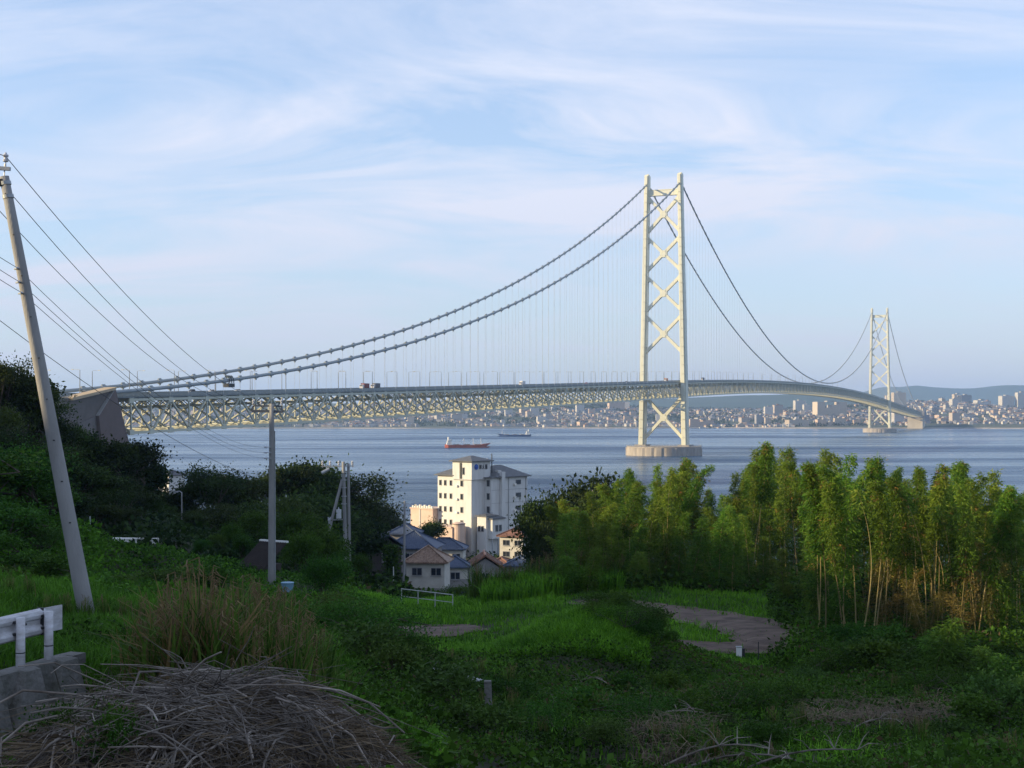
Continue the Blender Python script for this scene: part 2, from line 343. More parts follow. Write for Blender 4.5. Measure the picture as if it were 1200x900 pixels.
# dirt track on the terrace
def strip(name, pts, widths, m, lift=0.03, seg=10, ns=90, kind='structure', label=None):
    pts = [Vector((p[0], p[1], 0)) for p in pts]; n = len(pts); c = []
    for t in np.linspace(0, n - 1 - 1e-6, ns):
        i = int(t); f = t - i; p0, p1, p2, p3 = pts[max(i - 1, 0)], pts[i], pts[i + 1], pts[min(i + 2, n - 1)]
        q = 0.5 * ((2 * p1) + (-p0 + p2) * f + (2 * p0 - 5 * p1 + 4 * p2 - p3) * f * f + (-p0 + 3 * p1 - 3 * p2 + p3) * f ** 3)
        c.append((q, widths[i] * (1 - f) + widths[i + 1] * f))
    vs, fs = [], []
    for k, (q, w) in enumerate(c):
        d = (c[min(k + 1, ns - 1)][0] - c[max(k - 1, 0)][0]).normalized(); s = Vector((-d.y, d.x, 0))
        for j in range(seg + 1):
            u = (j / seg - .5) * w * (1 + 0.10 * math.sin(k * .9 + j) * (1 if j in (0, seg) else 0)); p = q + s * u; rut = (-0.10 if j in (2, seg - 2) else 0.03) + .05 * float(fbm(np.array([p.x]), np.array([p.y]), .7, 2, 90)[0])
            vs.append((p.x, p.y, h1(p.x, p.y) + lift + rut + (0.03 if 0 < j < seg else -.02)))
    for k in range(ns - 1):
        for j in range(seg): a = k * (seg + 1) + j; fs.append((a, a + 1, a + seg + 2, a + seg + 1))
    o = MB().add(vs, fs).build(name, m, smooth=True)
    return tag(o, label, kind=kind)
def onterrace(px, py, z=32.4):
    Y = (CAMZ - z) * F / (py - YH); return ((px - 600) / F * Y, Y)
M_DIRT = mat('dirt', (0.060, 0.043, 0.034), 0.95, 0.3, 0.9, bump=1.0, bscale=5, col2=(0.175, 0.130, 0.105), stretch=(1, 1.8, 1))
TRACK = [onterrace(*p) for p in ((690, 701), (740, 711), (800, 719), (860, 731), (900, 745), (893, 757), (850, 760), (800, 758), (760, 757))]
WT = [3.4, 4.2, 4.4, 4.8, 4.2, 3.0, 2.6, 2.6, 2.6]; WT2 = [3.0, 3.4, 3.0, 2.0]
strip('path', TRACK, WT, M_DIRT, lift=0.07, label='bare dirt track curving round a grass strip')
TRACK2 = [onterrace(*p) for p in ((452, 742), (490, 742), (520, 738), (560, 734))]
strip('path', TRACK2, WT2, M_DIRT, lift=0.07, ns=16, label='bare dirt patch beside the grassy bank')
M_EARTH = mat('bare_earth', (0.030, 0.022, 0.016), 0.95, 0.3, 1.6, bump=1.0, bscale=5, col2=(0.095, 0.070, 0.050))
def px_xy(px, Y): return ((px - 600) / F * Y, Y)
EARTH = [([px_xy(*p) for p in q], w) for q, w in (
    (((660, 44), (700, 43), (735, 44.5), (770, 44)), [.5, 1.6, 1.3, .4]), (((800, 35), (850, 36), (905, 35), (960, 36.5)), [.4, 1.5, 1.9, .5]),
    (((985, 41), (1030, 40), (1075, 41), (1110, 39.5)), [.4, 2.0, 2.4, .6]), (((560, 39), (600, 38.5), (640, 39)), [.4, 1.0, .3]), (((1010, 31), (1060, 31.5), (1120, 31)), [.4, 1.3, .4]))]
for q, w in EARTH: strip('earth', q, w, M_EARTH, lift=.09, ns=30, label='patch of bare brown earth on the weedy slope')
def path_rel(x, y):
    """distance from the middle of the tracks, 1 at their edge"""
    d = np.full(len(x), 1e9)
    for T, Wd in [(np.array(TRACK), WT), (np.array(TRACK2), WT2)] + [(np.array(q), w) for q, w in EARTH]:
        for i in range(len(T) - 1):
            a, b = T[i], T[i + 1]; ab = b - a; t = np.clip(((x - a[0]) * ab[0] + (y - a[1]) * ab[1]) / (ab @ ab), 0, 1)
            d = np.minimum(d, np.hypot(x - a[0] - t * ab[0], y - a[1] - t * ab[1]) / (.5 * (Wd[i] * (1 - t) + Wd[i + 1] * t)))
    return d

# ------------------------------------------------------------------ sea
def sea_mat():
    m = bpy.data.materials.new('sea'); m.use_nodes = True; nt = m.node_tree; N = nt.nodes.new; L = nt.links.new
    b = nt.nodes['Principled BSDF']; b.inputs['Roughness'].default_value = 0.22; b.inputs['IOR'].default_value = 1.333; b.inputs['Specular IOR Level'].default_value = 0.12
    g = N('ShaderNodeNewGeometry')
    def noise(sc, stretch, det=4, rot=0):
        mp = N('ShaderNodeMapping'); L(g.outputs['Position'], mp.inputs[0]); mp.inputs['Scale'].default_value = stretch; mp.inputs['Rotation'].default_value = (0, 0, R(rot))
        n = N('ShaderNodeTexNoise'); n.inputs['Scale'].default_value = sc; n.inputs['Detail'].default_value = det; n.inputs['Roughness'].default_value = .6; L(mp.outputs[0], n.inputs['Vector']); return n
    cur = noise(0.0032, (0.30, 1.0, 1), 6, 4)          # tidal current bands
    cur2 = noise(0.014, (0.13, 1.0, 1), 7, -3)
    add = N('ShaderNodeMath'); add.operation = 'ADD'; L(cur.outputs[0], add.inputs[0])
    ml = N('ShaderNodeMath'); ml.operation = 'MULTIPLY'; ml.inputs[1].default_value = 0.55; L(cur2.outputs[0], ml.inputs[0]); L(ml.outputs[0], add.inputs[1])
    cr = N('ShaderNodeValToRGB'); L(add.outputs[0], cr.inputs[0])
    cr.color_ramp.elements[0].position = 0.66; cr.color_ramp.elements[1].position = 0.88
    cr.color_ramp.elements[0].color = (0.007, 0.038, 0.110, 1); cr.color_ramp.elements[1].color = (0.045, 0.112, 0.195, 1)
    L(cr.outputs[0], b.inputs['Base Color'])
    rr = N('ShaderNodeMapRange'); L(add.outputs[0], rr.inputs[0]); rr.inputs[1].default_value = .66; rr.inputs[2].default_value = .88; rr.inputs[3].default_value = .34; rr.inputs[4].default_value = .12
    L(rr.outputs[0], b.inputs['Roughness'])
    w1 = noise(0.10, (0.45, 1.0, 1), 5, 8); w2 = noise(0.35, (0.5, 1, 1), 4, -12)
    st = N('ShaderNodeMapRange'); L(add.outputs[0], st.inputs[0]); st.inputs[1].default_value = .66; st.inputs[2].default_value = .88; st.inputs[3].default_value = 1.0; st.inputs[4].default_value = .40
    b1 = N('ShaderNodeBump'); b1.inputs['Distance'].default_value = 2.6; L(w1.outputs[0], b1.inputs['Height']); L(st.outputs[0], b1.inputs['Strength'])
    b2 = N('ShaderNodeBump'); b2.inputs['Distance'].default_value = 0.9; L(w2.outputs[0], b2.inputs['Height']); L(st.outputs[0], b2.inputs['Strength']); L(b1.outputs[0], b2.inputs['Normal'])
    L(b2.outputs[0], b.inputs['Normal'])
    return m
tag(MB().add([(-8800, 250, 0), (8800, 250, 0), (8800, 14500, 0), (-8800, 14500, 0)], [(0, 1, 2, 3)]).build('sea', sea_mat()), 'blue strait with pale tidal current bands', kind='structure')

# ------------------------------------------------------------------ far shore and mountains
def far_h(x, y):
    t = (y - 4260 - 60 * np.sin(x / 310) - 30 * np.sin(x / 97 + 1)) 
    base = np.where(t < 0, -4 + t * 0.02, np.minimum(t / 12, 4))
    ramp = np.clip((t - 250) / 2600, 0, 1)
    hills = (72 + 60 * fbm(x, y, 900, 4, 21)) * ramp ** 0.62
    hump = 40 * np.exp(-((x - 150) / 420) ** 2 - ((t - 1300) / 700) ** 2) + 44 * np.exp(-((x - 1500) / 420) ** 2 - ((t - 900) / 600) ** 2) + 22 * np.exp(-((x + 420) / 420) ** 2 - ((t - 1500) / 600) ** 2)
    return base + np.where(t > 0, hills + hump, 0)
M_FARLAND = mat('far_land', (0.035, 0.055, 0.025), 0.95, 0.3, 0.012, col2=(0.10, 0.10, 0.07))
xs = np.linspace(-3600, 3600, 181); ys = axis([(4100, 4500, 25), (4500, 7400, 60)])
XX, YY = np.meshgrid(xs, ys)
tag(put('far_shore', grid_mesh('far_shore', xs, ys, far_h(XX, YY), M_FARLAND)), 'built-up far shore across the strait', kind='structure')
M_MOUNT = mat('far_mountain', (0.030, 0.050, 0.030), 0.95, 0.3, 0.003)
def ridge(name, Y, amp_pts, seed, label):
    xs = np.linspace(-6000, 6500, 160); prof = np.interp(xs, [p[0] for p in amp_pts], [p[1] for p in amp_pts])
    prof = prof + prof * 0.30 * fbm(xs, np.full_like(xs, seed), 900, 4, seed)
    ys = np.linspace(Y - 1500, Y + 700, 24); XX, YY = np.meshgrid(xs, ys)
    prof2 = np.repeat(prof[None], 24, 0); k = np.clip(1 - np.abs(YY - Y) / np.where(YY < Y, 1500, 700), 0, 1)
    Z = prof2 * k ** 0.8 * (1 + .35 * fbm(XX, YY, 500, 3, seed + 5) * (1 - k) * 2) - 3
    tag(put(name, grid_mesh(name, xs, ys, Z, M_MOUNT)), label, kind='structure')
def mz(py, Y): return CAMZ - (py - YH) / F * Y
Y1, Y2 = 8400, 12500
ridge('hills', Y1, [(-6000, 120), (-1600, mz(476, Y1)), (0, mz(474, Y1)), (700, mz(466, Y1)), (1400, mz(461, Y1)), (2000, mz(464, Y1)), (2500, mz(472, Y1)), (3100, mz(474, Y1)), (6500, 140)], 4, 'low wooded hills behind the far town')
ridge('mountains', Y2, [(-6000, 140), (800, 120), (2300, mz(474, Y2)), (3000, mz(464, Y2)), (3300, mz(453, Y2)), (3600, mz(450, Y2)), (3950, mz(455, Y2)), (4400, mz(452, Y2)), (5200, mz(456, Y2)), (6500, 240)], 8, 'blue mountain ridge on the horizon')

# far anchorage, towns and the haze come further down

# ------------------------------------------------------------------ the suspension bridge
PHI = R(21.03); SP, CP = math.sin(PHI), math.cos(PHI)
T0 = Vector((159.6, 1472.7, 0)); U = Vector((SP, CP, 0)); W_ = Vector((CP, -SP, 0)); ZV = Vector((0, 0, 1))
def B(s, t, z): return T0 + U * s + W_ * t + ZV * z
SPAN, SIDE = 1991.0, 945.0
def deck(s):
    if s > SPAN / 2: s = SPAN - s
    if s >= 0: return 93.0 - 1.576e-5 * (995.5 - s) ** 2
    return 77.4 + s * 0.02985 + s * s * 2.2e-6
def cable(s):
    if s > SPAN / 2: s = SPAN - s
    if s >= 0: u = s / SPAN; return 286 - 4 * 190.5 * u * (1 - u)
    t = (SIDE + s) / SIDE; return 52.5 + (286 - 52.5) * t - 4 * 43 * t * (1 - t)
bridge = thing('suspension_bridge', 'long pale green-grey suspension bridge with two towers spanning the strait', 'bridge', B(0, 0, 0))
BO = B(0, 0, 0)
def bput(name, me, parent=None, M=None):
    o = bpy.data.objects.new(name, me); COL.objects.link(o); o.parent = parent or bridge
    o.matrix_local = M if M is not None else Matrix.Identity(4)
    return o
RZ = Matrix.Rotation(-PHI, 4, 'Z')           # local frame of the bridge: x to the right edge (t), y along (s)
def LB(s, t, z): return Vector((t, s, z))    # bridge-local coordinates
# towers
def tower_meshes():
    legs = []
    z0, z1 = 9.0, 294.0
    def cx(z): return 23.25 - (23.25 - 17.75) * (z - z0) / (288 - z0)
    for sg in (-1, 1):
        mb = MB(); prev = None
        for za, zb in zip(np.linspace(z0, z1, 31)[:-1], np.linspace(z0, z1, 31)[1:]):
            ring = []
            for z in (za + .25, zb - .25):
                k = (z - z0) / (z1 - z0); hw = (3.1 - 0.75 * k); hl = (7.4 - 1.6 * k); c = sg * cx(z); n = 1.1
                ring.append([(c + x, y, z) for x, y in ((-hw, -hl + 2.2), (-hw + n, -hl + 2.2), (-hw + n, -hl), (hw - n, -hl), (hw - n, -hl + 2.2), (hw, -hl + 2.2), (hw, hl - 2.2), (hw - n, hl - 2.2), (hw - n, hl), (-hw + n, hl), (-hw + n, hl - 2.2), (-hw, hl - 2.2))])
            n = 12; mb.add(ring[0] + ring[1], [(i, (i + 1) % n, n + (i + 1) % n, n + i) for i in range(n)] + [tuple(range(n))[::-1], tuple(range(n, 2 * n))])
            k = (za - z0) / (z1 - z0); mb.box((sg * cx(za), 0, za), (2 * (2.9 - .75 * k), 2 * (7.0 - 1.6 * k) - 1, .5))   # bolted joint line
        legs.append(mb)
    return legs, cx
legm, legcx = tower_meshes()
leg_me = [m.mesh('tower_leg', M_TOWER) for m in legm]
def xbrace(zb, zt):
    mb = MB(); zc = (zb + zt) / 2
    for sg in (-1, 1):
        mb.bar((-sg * (legcx(zb) - 2.5), 0, zb + 2), (sg * (legcx(zt) - 2.5), 0, zt - 2), 4.6, 2.9) if sg == 1 else mb.bar((legcx(zb) - 2.5, .15, zb + 2), (-(legcx(zt) - 2.5), .15, zt - 2), 4.9, 2.9)
        for z, d in ((zb, 1), (zt, -1)):   # gussets
            mb.add([(sg * (legcx(z) - 2.2), y, z - d * 1) for y in (-2.2, 2.2)] + [(sg * (legcx(z) - 2.2), y, z + d * 7.5) for y in (-2.2, 2.2)] + [(sg * (legcx(z) - 6.5), y, z + d * 4.6) for y in (-2.2, 2.2)], [(0, 2, 4), (1, 5, 3), (0, 1, 3, 2), (2, 3, 5, 4), (4, 5, 1, 0)])
    mb.prism([(-3.6, -2.6), (3.6, -2.6), (3.6, 2.6), (-3.6, 2.6)], zc - 1.6, zc + 1.6)
    mb.prism([(-2.0, -2.57), (2.0, -2.57), (2.0, 2.57), (-2.0, 2.57)], zc - 3.6, zc + 3.6)
    return mb.mesh('cross_brace', M_TOWER)
xb = [xbrace(*p) for p in ((234, 272), (193, 230), (151, 189), (107, 147.5), (16, 63))]
top_strut = MB().box((0, 0, 276), (33, 4.6, 4.8)).box((0, 0, 278.8), (33, 5.2, .8)).box((0, 0, 273.2), (33, 5.2, .8)).mesh('top_strut', M_TOWER)
deck_strut = MB().box((0, 0, 62.8), (40, 5, 4)).mesh('portal_strut', M_TOWER)
saddle_me = MB().box((0, 0, 289), (4.2, 9, 11)).box((0, 1, 294.8), (3.2, 7, 1.6)).box((.4, 2, 296), (1.2, 1.2, 1.4)).mesh('cable_saddle', M_TOWER)
for s in (0, SPAN):
    tw = bpy.data.objects.new('tower', None); COL.objects.link(tw); tw.parent = bridge; tw.matrix_local = RZ @ Matrix.Translation((0, s, 0))
    tw['label'] = 'tall steel tower with crossed bracing'
    for me in leg_me: bput('tower_leg', me, tw)
    for me in xb: bput('cross_brace', me, tw)
    bput('top_strut', top_strut, tw); bput('portal_strut', deck_strut, tw)
    for sg in (-1, 1): bput('cable_saddle', saddle_me, tw, Matrix.Translation((sg * 17.75, 0, 0)))
# piers
def pier(name, s, rad, label):
    t = thing(name, label, 'pier', B(s, 0, 0), -PHI, 'bridge tower piers')
    mb = MB(); n = 96; ring = []
    for k in range(n):      # ribbed caisson side: panels with recessed joints
        a = 2 * math.pi * k / n; r = rad if k % 4 else rad - 0.9
        ring.append((r * math.cos(a), r * math.sin(a)))
    mb.prism(ring, -3, 8.2); o = mb.build('caisson', M_PIER, t)
    MB().prism([((rad - 1) * math.cos(2 * math.pi * k / 64), (rad - 1) * math.sin(2 * math.pi * k / 64)) for k in range(64)], 8.25, 9.4).build('capping_slab', M_PIER, t)
    f = MB()
    for k in range(64):
        a = 2 * math.pi * k / 64; f.box(((rad - .6) * math.cos(a), (rad - .6) * math.sin(a), 10.0), (.25, .25, 1.2))
    f.tube([((rad - .6) * math.cos(2 * math.pi * k / 64), (rad - .6) * math.sin(2 * math.pi * k / 64), 10.6) for k in range(65)], .12, 4)
    f.build('railing', M_GALV, t)
    for sg in (-1, 1): MB().box((sg * 23.25, 0, 10.2), (12, 20, 1.7)).build('pedestal', M_PIER, t)
pier('bridge_pier', 0, 40, 'round ribbed concrete pier carrying the large bridge tower')
pier('bridge_pier', SPAN, 39, 'round ribbed concrete pier carrying the distant bridge tower')
# stiffening truss, one two-bay panel after another
PL = SPAN / 70; BAY = PL / 2; TH = 14.0; HW = 17.75
ZT, ZB = -2.2, -2.2 - TH              # chord levels under the road surface
def piece(fn):
    mb = MB(); fn(mb); return mb
diag_p, vert_p, chord_p = {}, {}, {}
def diag(sg, k):
    mb = MB(); x = sg * HW
    mb.bar((x, 0, ZT), (x, BAY, ZB), .8, .75) if k == 0 else mb.bar((x, BAY, ZB), (x, PL, ZT), .8, .75)
    y = BAY / 2 if k == 0 else 1.5 * BAY
    return mb
def vert(sg, k):
    return MB().bar((sg * HW, k * BAY, ZT - .5), (sg * HW, k * BAY, ZB + .5), .62, .62).box((sg * HW, k * BAY, ZT - .2), (1.02, 3.0, 2.4)).box((sg * HW, k * BAY, ZB + .2), (1.02, 3.0, 2.2))
def chord(sg, z): return MB().bar((sg * HW, 0, z), (sg * HW, PL, z), .95, 1.1)
def frame(k):
    mb = MB(); y = k * BAY
    mb.box((0, y, ZT - .1), (35, .7, 1.4)); mb.box((0, y, ZT - 3.6), (33, .55, .7)); mb.box((0, y, ZB), (35, .7, 1.1))
    for j in range(-4, 4):
        a, b = j * 4.1, (j + 1) * 4.1
        mb.bar((a, y, ZT - .6 if j % 2 else ZT - 3.4), (b, y, ZT - 3.4 if j % 2 else ZT - .6), .38, .38)
    for sg in (-1, 1):
        mb.bar((sg * 1, y, ZT - 3.8), (sg * 16.9, y, ZB + .6), .85, .7); pass
    return mb
def lateral(k):
    mb = MB(); y0, y1 = k * BAY, (k + 1) * BAY
    mb.bar((-17.2, y0, ZB + .1), (17.2, y1, ZB + .1), .7, .8); mb.bar((17.2, y0, ZB + .2), (-17.2, y1, ZB + .2), .7, .8)
    mb.bar((-17.0, y0, ZT - 3.8), (0, y1, ZT - 3.8), .5, .5); mb.bar((17.0, y0, ZT - 3.8), (0, y1, ZT - 3.8), .5, .5)
    return mb
def deckseg():
    mb = MB()
    mb.cur = 0
    mb.bounds(-14.6, 14.6, 0, PL, -1.1, -.12)
    for sg in (-1, 1):
        mb.bounds(*sorted((sg * 14.75, sg * 15.05)), 0, PL, -.9, .75)     # parapet
        mb.bounds(*sorted((sg * 15.2, sg * 18.6)), 0, PL, -1.25, -1.05)    # walkway
        mb.bounds(*sorted((sg * 18.35, sg * 18.45)), 0, PL, -.12, -.02); [mb.bounds(*sorted((sg * 18.35, sg * 18.45)), y, y + .12, -1.04, -.12) for y in np.arange(1, PL, 3.5)]
    for x in (-12, -7, -2.4, 2.4, 7, 12): mb.bounds(x - .2, x + .2, 0, PL, -2.0, -1.12)
    mb.bounds(-.3, .3, 0, PL, -.1, .8)                                     # median barrier
    mb.cur = 1; mb.bounds(-14.4, 14.4, 0, PL, -.118, 0); 
    return mb
meshes = {}
for sg in (-1, 1):
    for k in (0, 1): meshes['diagonal', sg, k] = diag(sg, k).mesh('diagonal', M_STEEL); meshes['post', sg, k] = vert(sg, k).mesh('post', M_STEEL)
    meshes['top_chord', sg, 0] = chord(sg, ZT).mesh('top_chord', M_STEEL); meshes['bottom_chord', sg, 0] = chord(sg, ZB).mesh('bottom_chord', M_STEEL)
for k in (0, 1): meshes['cross_frame', 0, k] = frame(k).mesh('cross_frame', M_STEEL); meshes['lateral_bracing', 0, k] = lateral(k).mesh('lateral_bracing', M_STEEL)
whole = MB()
for sg in (-1, 1):
    for src in (diag(sg, 0), diag(sg, 1), vert(sg, 0), vert(sg, 1), chord(sg, ZT), chord(sg, ZB)): whole.add(src.v, src.f)
for k in (0, 1):
    for src in (frame(k), lateral(k)): whole.add(src.v, src.f)
whole_me = whole.mesh('truss_panel', M_STEEL); deck_me = deckseg().mesh('deck_section', [M_DECK, M_ROAD])
n_side = int(SIDE // PL)
starts = [-(i + 1) * PL for i in range(n_side)] + [i * PL for i in range(70)] + [SPAN + i * PL for i in range(n_side)]
starts = sorted(starts)
def seg_matrix(s):
    z0, z1 = deck(s), deck(s + PL); a = math.atan2(z1 - z0, PL)
    return RZ @ Matrix.Translation((0, s, z0)) @ Matrix.Rotation(a, 4, 'X')
for i, s in enumerate(starts):
    M = seg_matrix(s)
    bput('deck_section', deck_me, None, M)
    if i < 16:
        e = bpy.data.objects.new('truss_panel', None); COL.objects.link(e); e.parent = bridge; e.matrix_local = M
        for (nm, sg, k), me in meshes.items(): bput(nm, me, e)
    else: bput('truss_panel', whole_me, None, M)
# main cables and hangers
for sg in (-1, 1):
    for s0, s1, n in ((-SIDE - 20, 0, 70), (0, SPAN, 120), (SPAN, SPAN + SIDE + 10, 50)):
        pts = [RZ @ LB(s, sg * HW, cable(s) + (1.2 if 0 < s < SPAN else 0)) for s in np.linspace(s0, s1, n)]
        bput('main_cable', MB().tube(pts, .80, 8).mesh('main_cable', M_CABLE, True))
hang = []
for sg in (1, -1):
    for s in [-k * BAY for k in range(1, 2 * n_side)] + [k * BAY for k in range(1, 140)] + [SPAN + k * BAY for k in range(1, 2 * n_side)]:
        zc = cable(s) + (1.2 if 0 < s < SPAN else 0); zd = deck(s) + ZT
        if zc - zd > 1.5: hang.append((s, sg, zc, zd))
hang.sort(key=lambda h: abs(h[0] + SIDE) / (1.0 if h[0] <= 0 else .5))
rope_me = MB().tube([(0, -.15, 0), (0, -.15, 1)], .045, 4).tube([(0, .15, 0), (0, .15, 1)], .045, 4).mesh('hanger', M_HANGER)
band_me = MB().tube([(0, -1.5, 0), (0, 1.5, 0)], 1.12, 8).box((0, 0, .95), (.5, 2.2, 1.1)).box((0, 0, -1.2), (.4, 1.2, 1.2)).mesh('cable_band', M_CABLE)
rest = MB()
for i, (s, sg, zc, zd) in enumerate(hang):
    if i < 150:
        h = bput('hanger', rope_me, None, RZ @ Matrix.Translation((sg * HW, s, zd)) @ Matrix.Diagonal((1, 1, zc - zd, 1)))
        g = math.atan2(cable(s + 1) - cable(s - 1), 2)
        bput('cable_band', band_me, None, RZ @ Matrix.Translation((sg * HW, s, zc)) @ Matrix.Rotation(g, 4, 'X'))
    else:
        for y in (-.15, .15):
            a, b = RZ @ LB(s + y, sg * HW, zd), RZ @ LB(s + y, sg * HW, zc); rest.bar(a, b, .075)
        p = RZ @ LB(s, sg * HW, zc); rest.box(p, (1.7, 2.2, 2.0))
o = bput('distant_hangers', rest.mesh('distant_hangers', M_HANGER)); o['kind'] = 'stuff'
# road lamps on the deck
M_LAMP = mat('lamp_grey', (.16, .17, .18), .6, .1, 2)
lm_post = MB().tube([(0, 0, -.3), (0, 0, 6), (0, 0, 10.2)], [.20, .16, .12], 6).box((0, 0, .1), (.5, .5, .8)).mesh('post', M_LAMP)
lm_arm = MB().tube([(0, 0, 10.1), (-.5, 0, 10.5), (-3.2, 0, 10.6)], [.08, .075, .06], 5).mesh('arm', M_GALV)
lm_head = MB().box((-3.6, 0, 10.55), (1.2, .4, .22)).box((-3.6, 0, 10.40), (.8, .3, .08)).mesh('lamp_head', M_GALV)

def deck_lamp(s, sg):
    span = 'approach side' if s < 0 else ('middle' if s < SPAN else 'far shore')
    edge = 'east' if sg > 0 else 'west'
    t = thing('street_lamp', f'slim bracket street lamp on the {edge} edge of the {span} span of the bridge', 'street lamp', B(s, sg * 14.4, deck(s)), -PHI + (0 if sg > 0 else math.pi), 'bridge deck street lamps')
    put('post', lm_post, t); put('arm', lm_arm, t); put('lamp_head', lm_head, t)
s = -SIDE - 55
while s < SPAN * .62:
    deck_lamp(s, 1); deck_lamp(s + 12.5, -1); s += 32.6 if s < 400 else 65.2

# near anchorage with its viaduct stub
anch = thing('bridge_anchorage', 'massive brown-grey concrete anchorage block where the bridge cables come down', 'anchorage', B(-SIDE, 0, 0), -PHI)
def side_prof(t, poly, thick, m, name, label=None):
    """profile in (s, z) extruded across the bridge from t to t + thick"""
    vs = [(t, y, z) for y, z in poly] + [(t + thick, y, z) for y, z in poly]; n = len(poly)
    o = MB().add(vs, [tuple(range(n)), tuple(range(2 * n - 1, n - 1, -1))] + [(i, n + i, n + (i + 1) % n, (i + 1) % n) for i in range(n)]).build(name, m, anch)
    bm = bmesh.new(); bm.from_mesh(o.data); bmesh.ops.recalc_face_normals(bm, faces=bm.faces); bm.to_mesh(o.data); bm.free(); return o
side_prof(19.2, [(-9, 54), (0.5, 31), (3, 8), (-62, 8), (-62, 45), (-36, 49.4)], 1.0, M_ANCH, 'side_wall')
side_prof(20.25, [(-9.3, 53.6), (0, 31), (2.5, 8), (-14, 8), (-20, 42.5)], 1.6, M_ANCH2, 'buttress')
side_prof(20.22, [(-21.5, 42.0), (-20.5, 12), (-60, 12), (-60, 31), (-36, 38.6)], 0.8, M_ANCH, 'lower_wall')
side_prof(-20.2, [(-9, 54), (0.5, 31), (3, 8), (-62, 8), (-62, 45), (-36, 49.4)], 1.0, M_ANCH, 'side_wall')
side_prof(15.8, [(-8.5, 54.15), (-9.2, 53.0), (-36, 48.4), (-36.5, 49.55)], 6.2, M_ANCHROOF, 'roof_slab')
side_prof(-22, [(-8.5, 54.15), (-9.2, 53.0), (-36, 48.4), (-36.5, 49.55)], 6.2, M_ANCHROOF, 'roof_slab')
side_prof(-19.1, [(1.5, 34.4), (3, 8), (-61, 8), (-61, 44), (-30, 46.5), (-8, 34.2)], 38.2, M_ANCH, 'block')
side_prof(20.3, [(-9.0, 54.0), (-8.7, 54.0), (-19.75, 42.6), (-20.2, 42.4)], 1.65, M_POLE, 'edge_trim')
for k in range(5):
    o = bput('deck_section', deck_me, None, RZ @ Matrix.Translation((0, -SIDE - k * PL - PL + (SIDE - n_side * PL), deck(-SIDE) - .8 * k)))

# far anchorage
fa = thing('bridge_anchorage', 'beige concrete anchorage block on the far shore', 'anchorage', B(SPAN + SIDE, 0, 0), -PHI)
MB().bounds(-22, 22, -15, 70, -2, 34).build('block', mat('far_concrete', (0.44, 0.39, 0.31), .9, .15, .05), fa)
MB().bounds(-24, 24, 20, 95, 34.1, 54).build('tower_block', mat('far_concrete_dark', (0.20, 0.20, 0.21), .9, .15, .05), fa)
for sg in (-1, 1): MB().bounds(sg * 15 - 4, sg * 15 + 4, -14, 10, 34.1, 48).build('saddle_house', MATS['far_concrete'], fa)

# maintenance gondola riding the near cable
gs = -905 + 42
gp = B(gs, HW, cable(gs))
g = thing('cable_gondola', 'small dark work gondola hanging on the bridge cable', 'gondola', gp, -PHI)
MB().bounds(-1.6, 1.6, -2.6, 2.6, -3.4, -3.15).bounds(-1.6, -1.45, -2.6, 2.6, -3.1, -1.6).bounds(1.45, 1.6, -2.6, 2.6, -3.1, -1.6).bounds(-1.4, 1.4, 2.45, 2.6, -3.1, -1.6).bounds(-1.4, 1.4, -2.6, -2.45, -3.1, -1.6).build('cage', M_DARK, g)
hoop = MB()
for y in (-1.8, 0, 1.8): hoop.tube([(1.6 * math.cos(a), y, -1.5 + 3.6 * math.sin(a)) for a in np.linspace(0, math.pi, 12)], .22, 6)
hoop.build('hoop', M_DARK, g)
MB().box((0, 0, 1.4), (1.6, 3.2, .7)).build('carriage', mat('gondola_green', (.10, .12, .09), .7, .2, 2), g)

# vehicles
def wheel_me(r, w):
    mb = MB(); mb.cur = 0; mb.tube([(-w / 2, 0, 0), (w / 2, 0, 0)], r, 14); mb.cur = 1; mb.tube([(-w / 2 - .01, 0, 0), (w / 2 + .01, 0, 0)], r * .55, 10); return mb.mesh('wheel', [M_DARK, M_GALV])
WH = wheel_me(.33, .22); WHT = wheel_me(.5, .3)
def loft(sections):
    """car body from half-profiles along y: list of (y, [(x, z) ...]) mirrored"""
    mb = MB(); rings = []
    for y, half in sections: rings.append([(x, y, z) for x, z in half] + [(-x, y, z) for x, z in reversed(half)])
    n = len(rings[0]); vs = [p for r in rings for p in r]; fs = []
    for i in range(len(rings) - 1):
        for k in range(n): fs.append((i * n + k, i * n + (k + 1) % n, (i + 1) * n + (k + 1) % n, (i + 1) * n + k))
    fs += [tuple(range(n))[::-1], tuple((len(rings) - 1) * n + k for k in range(n))]
    return mb.add(vs, fs)
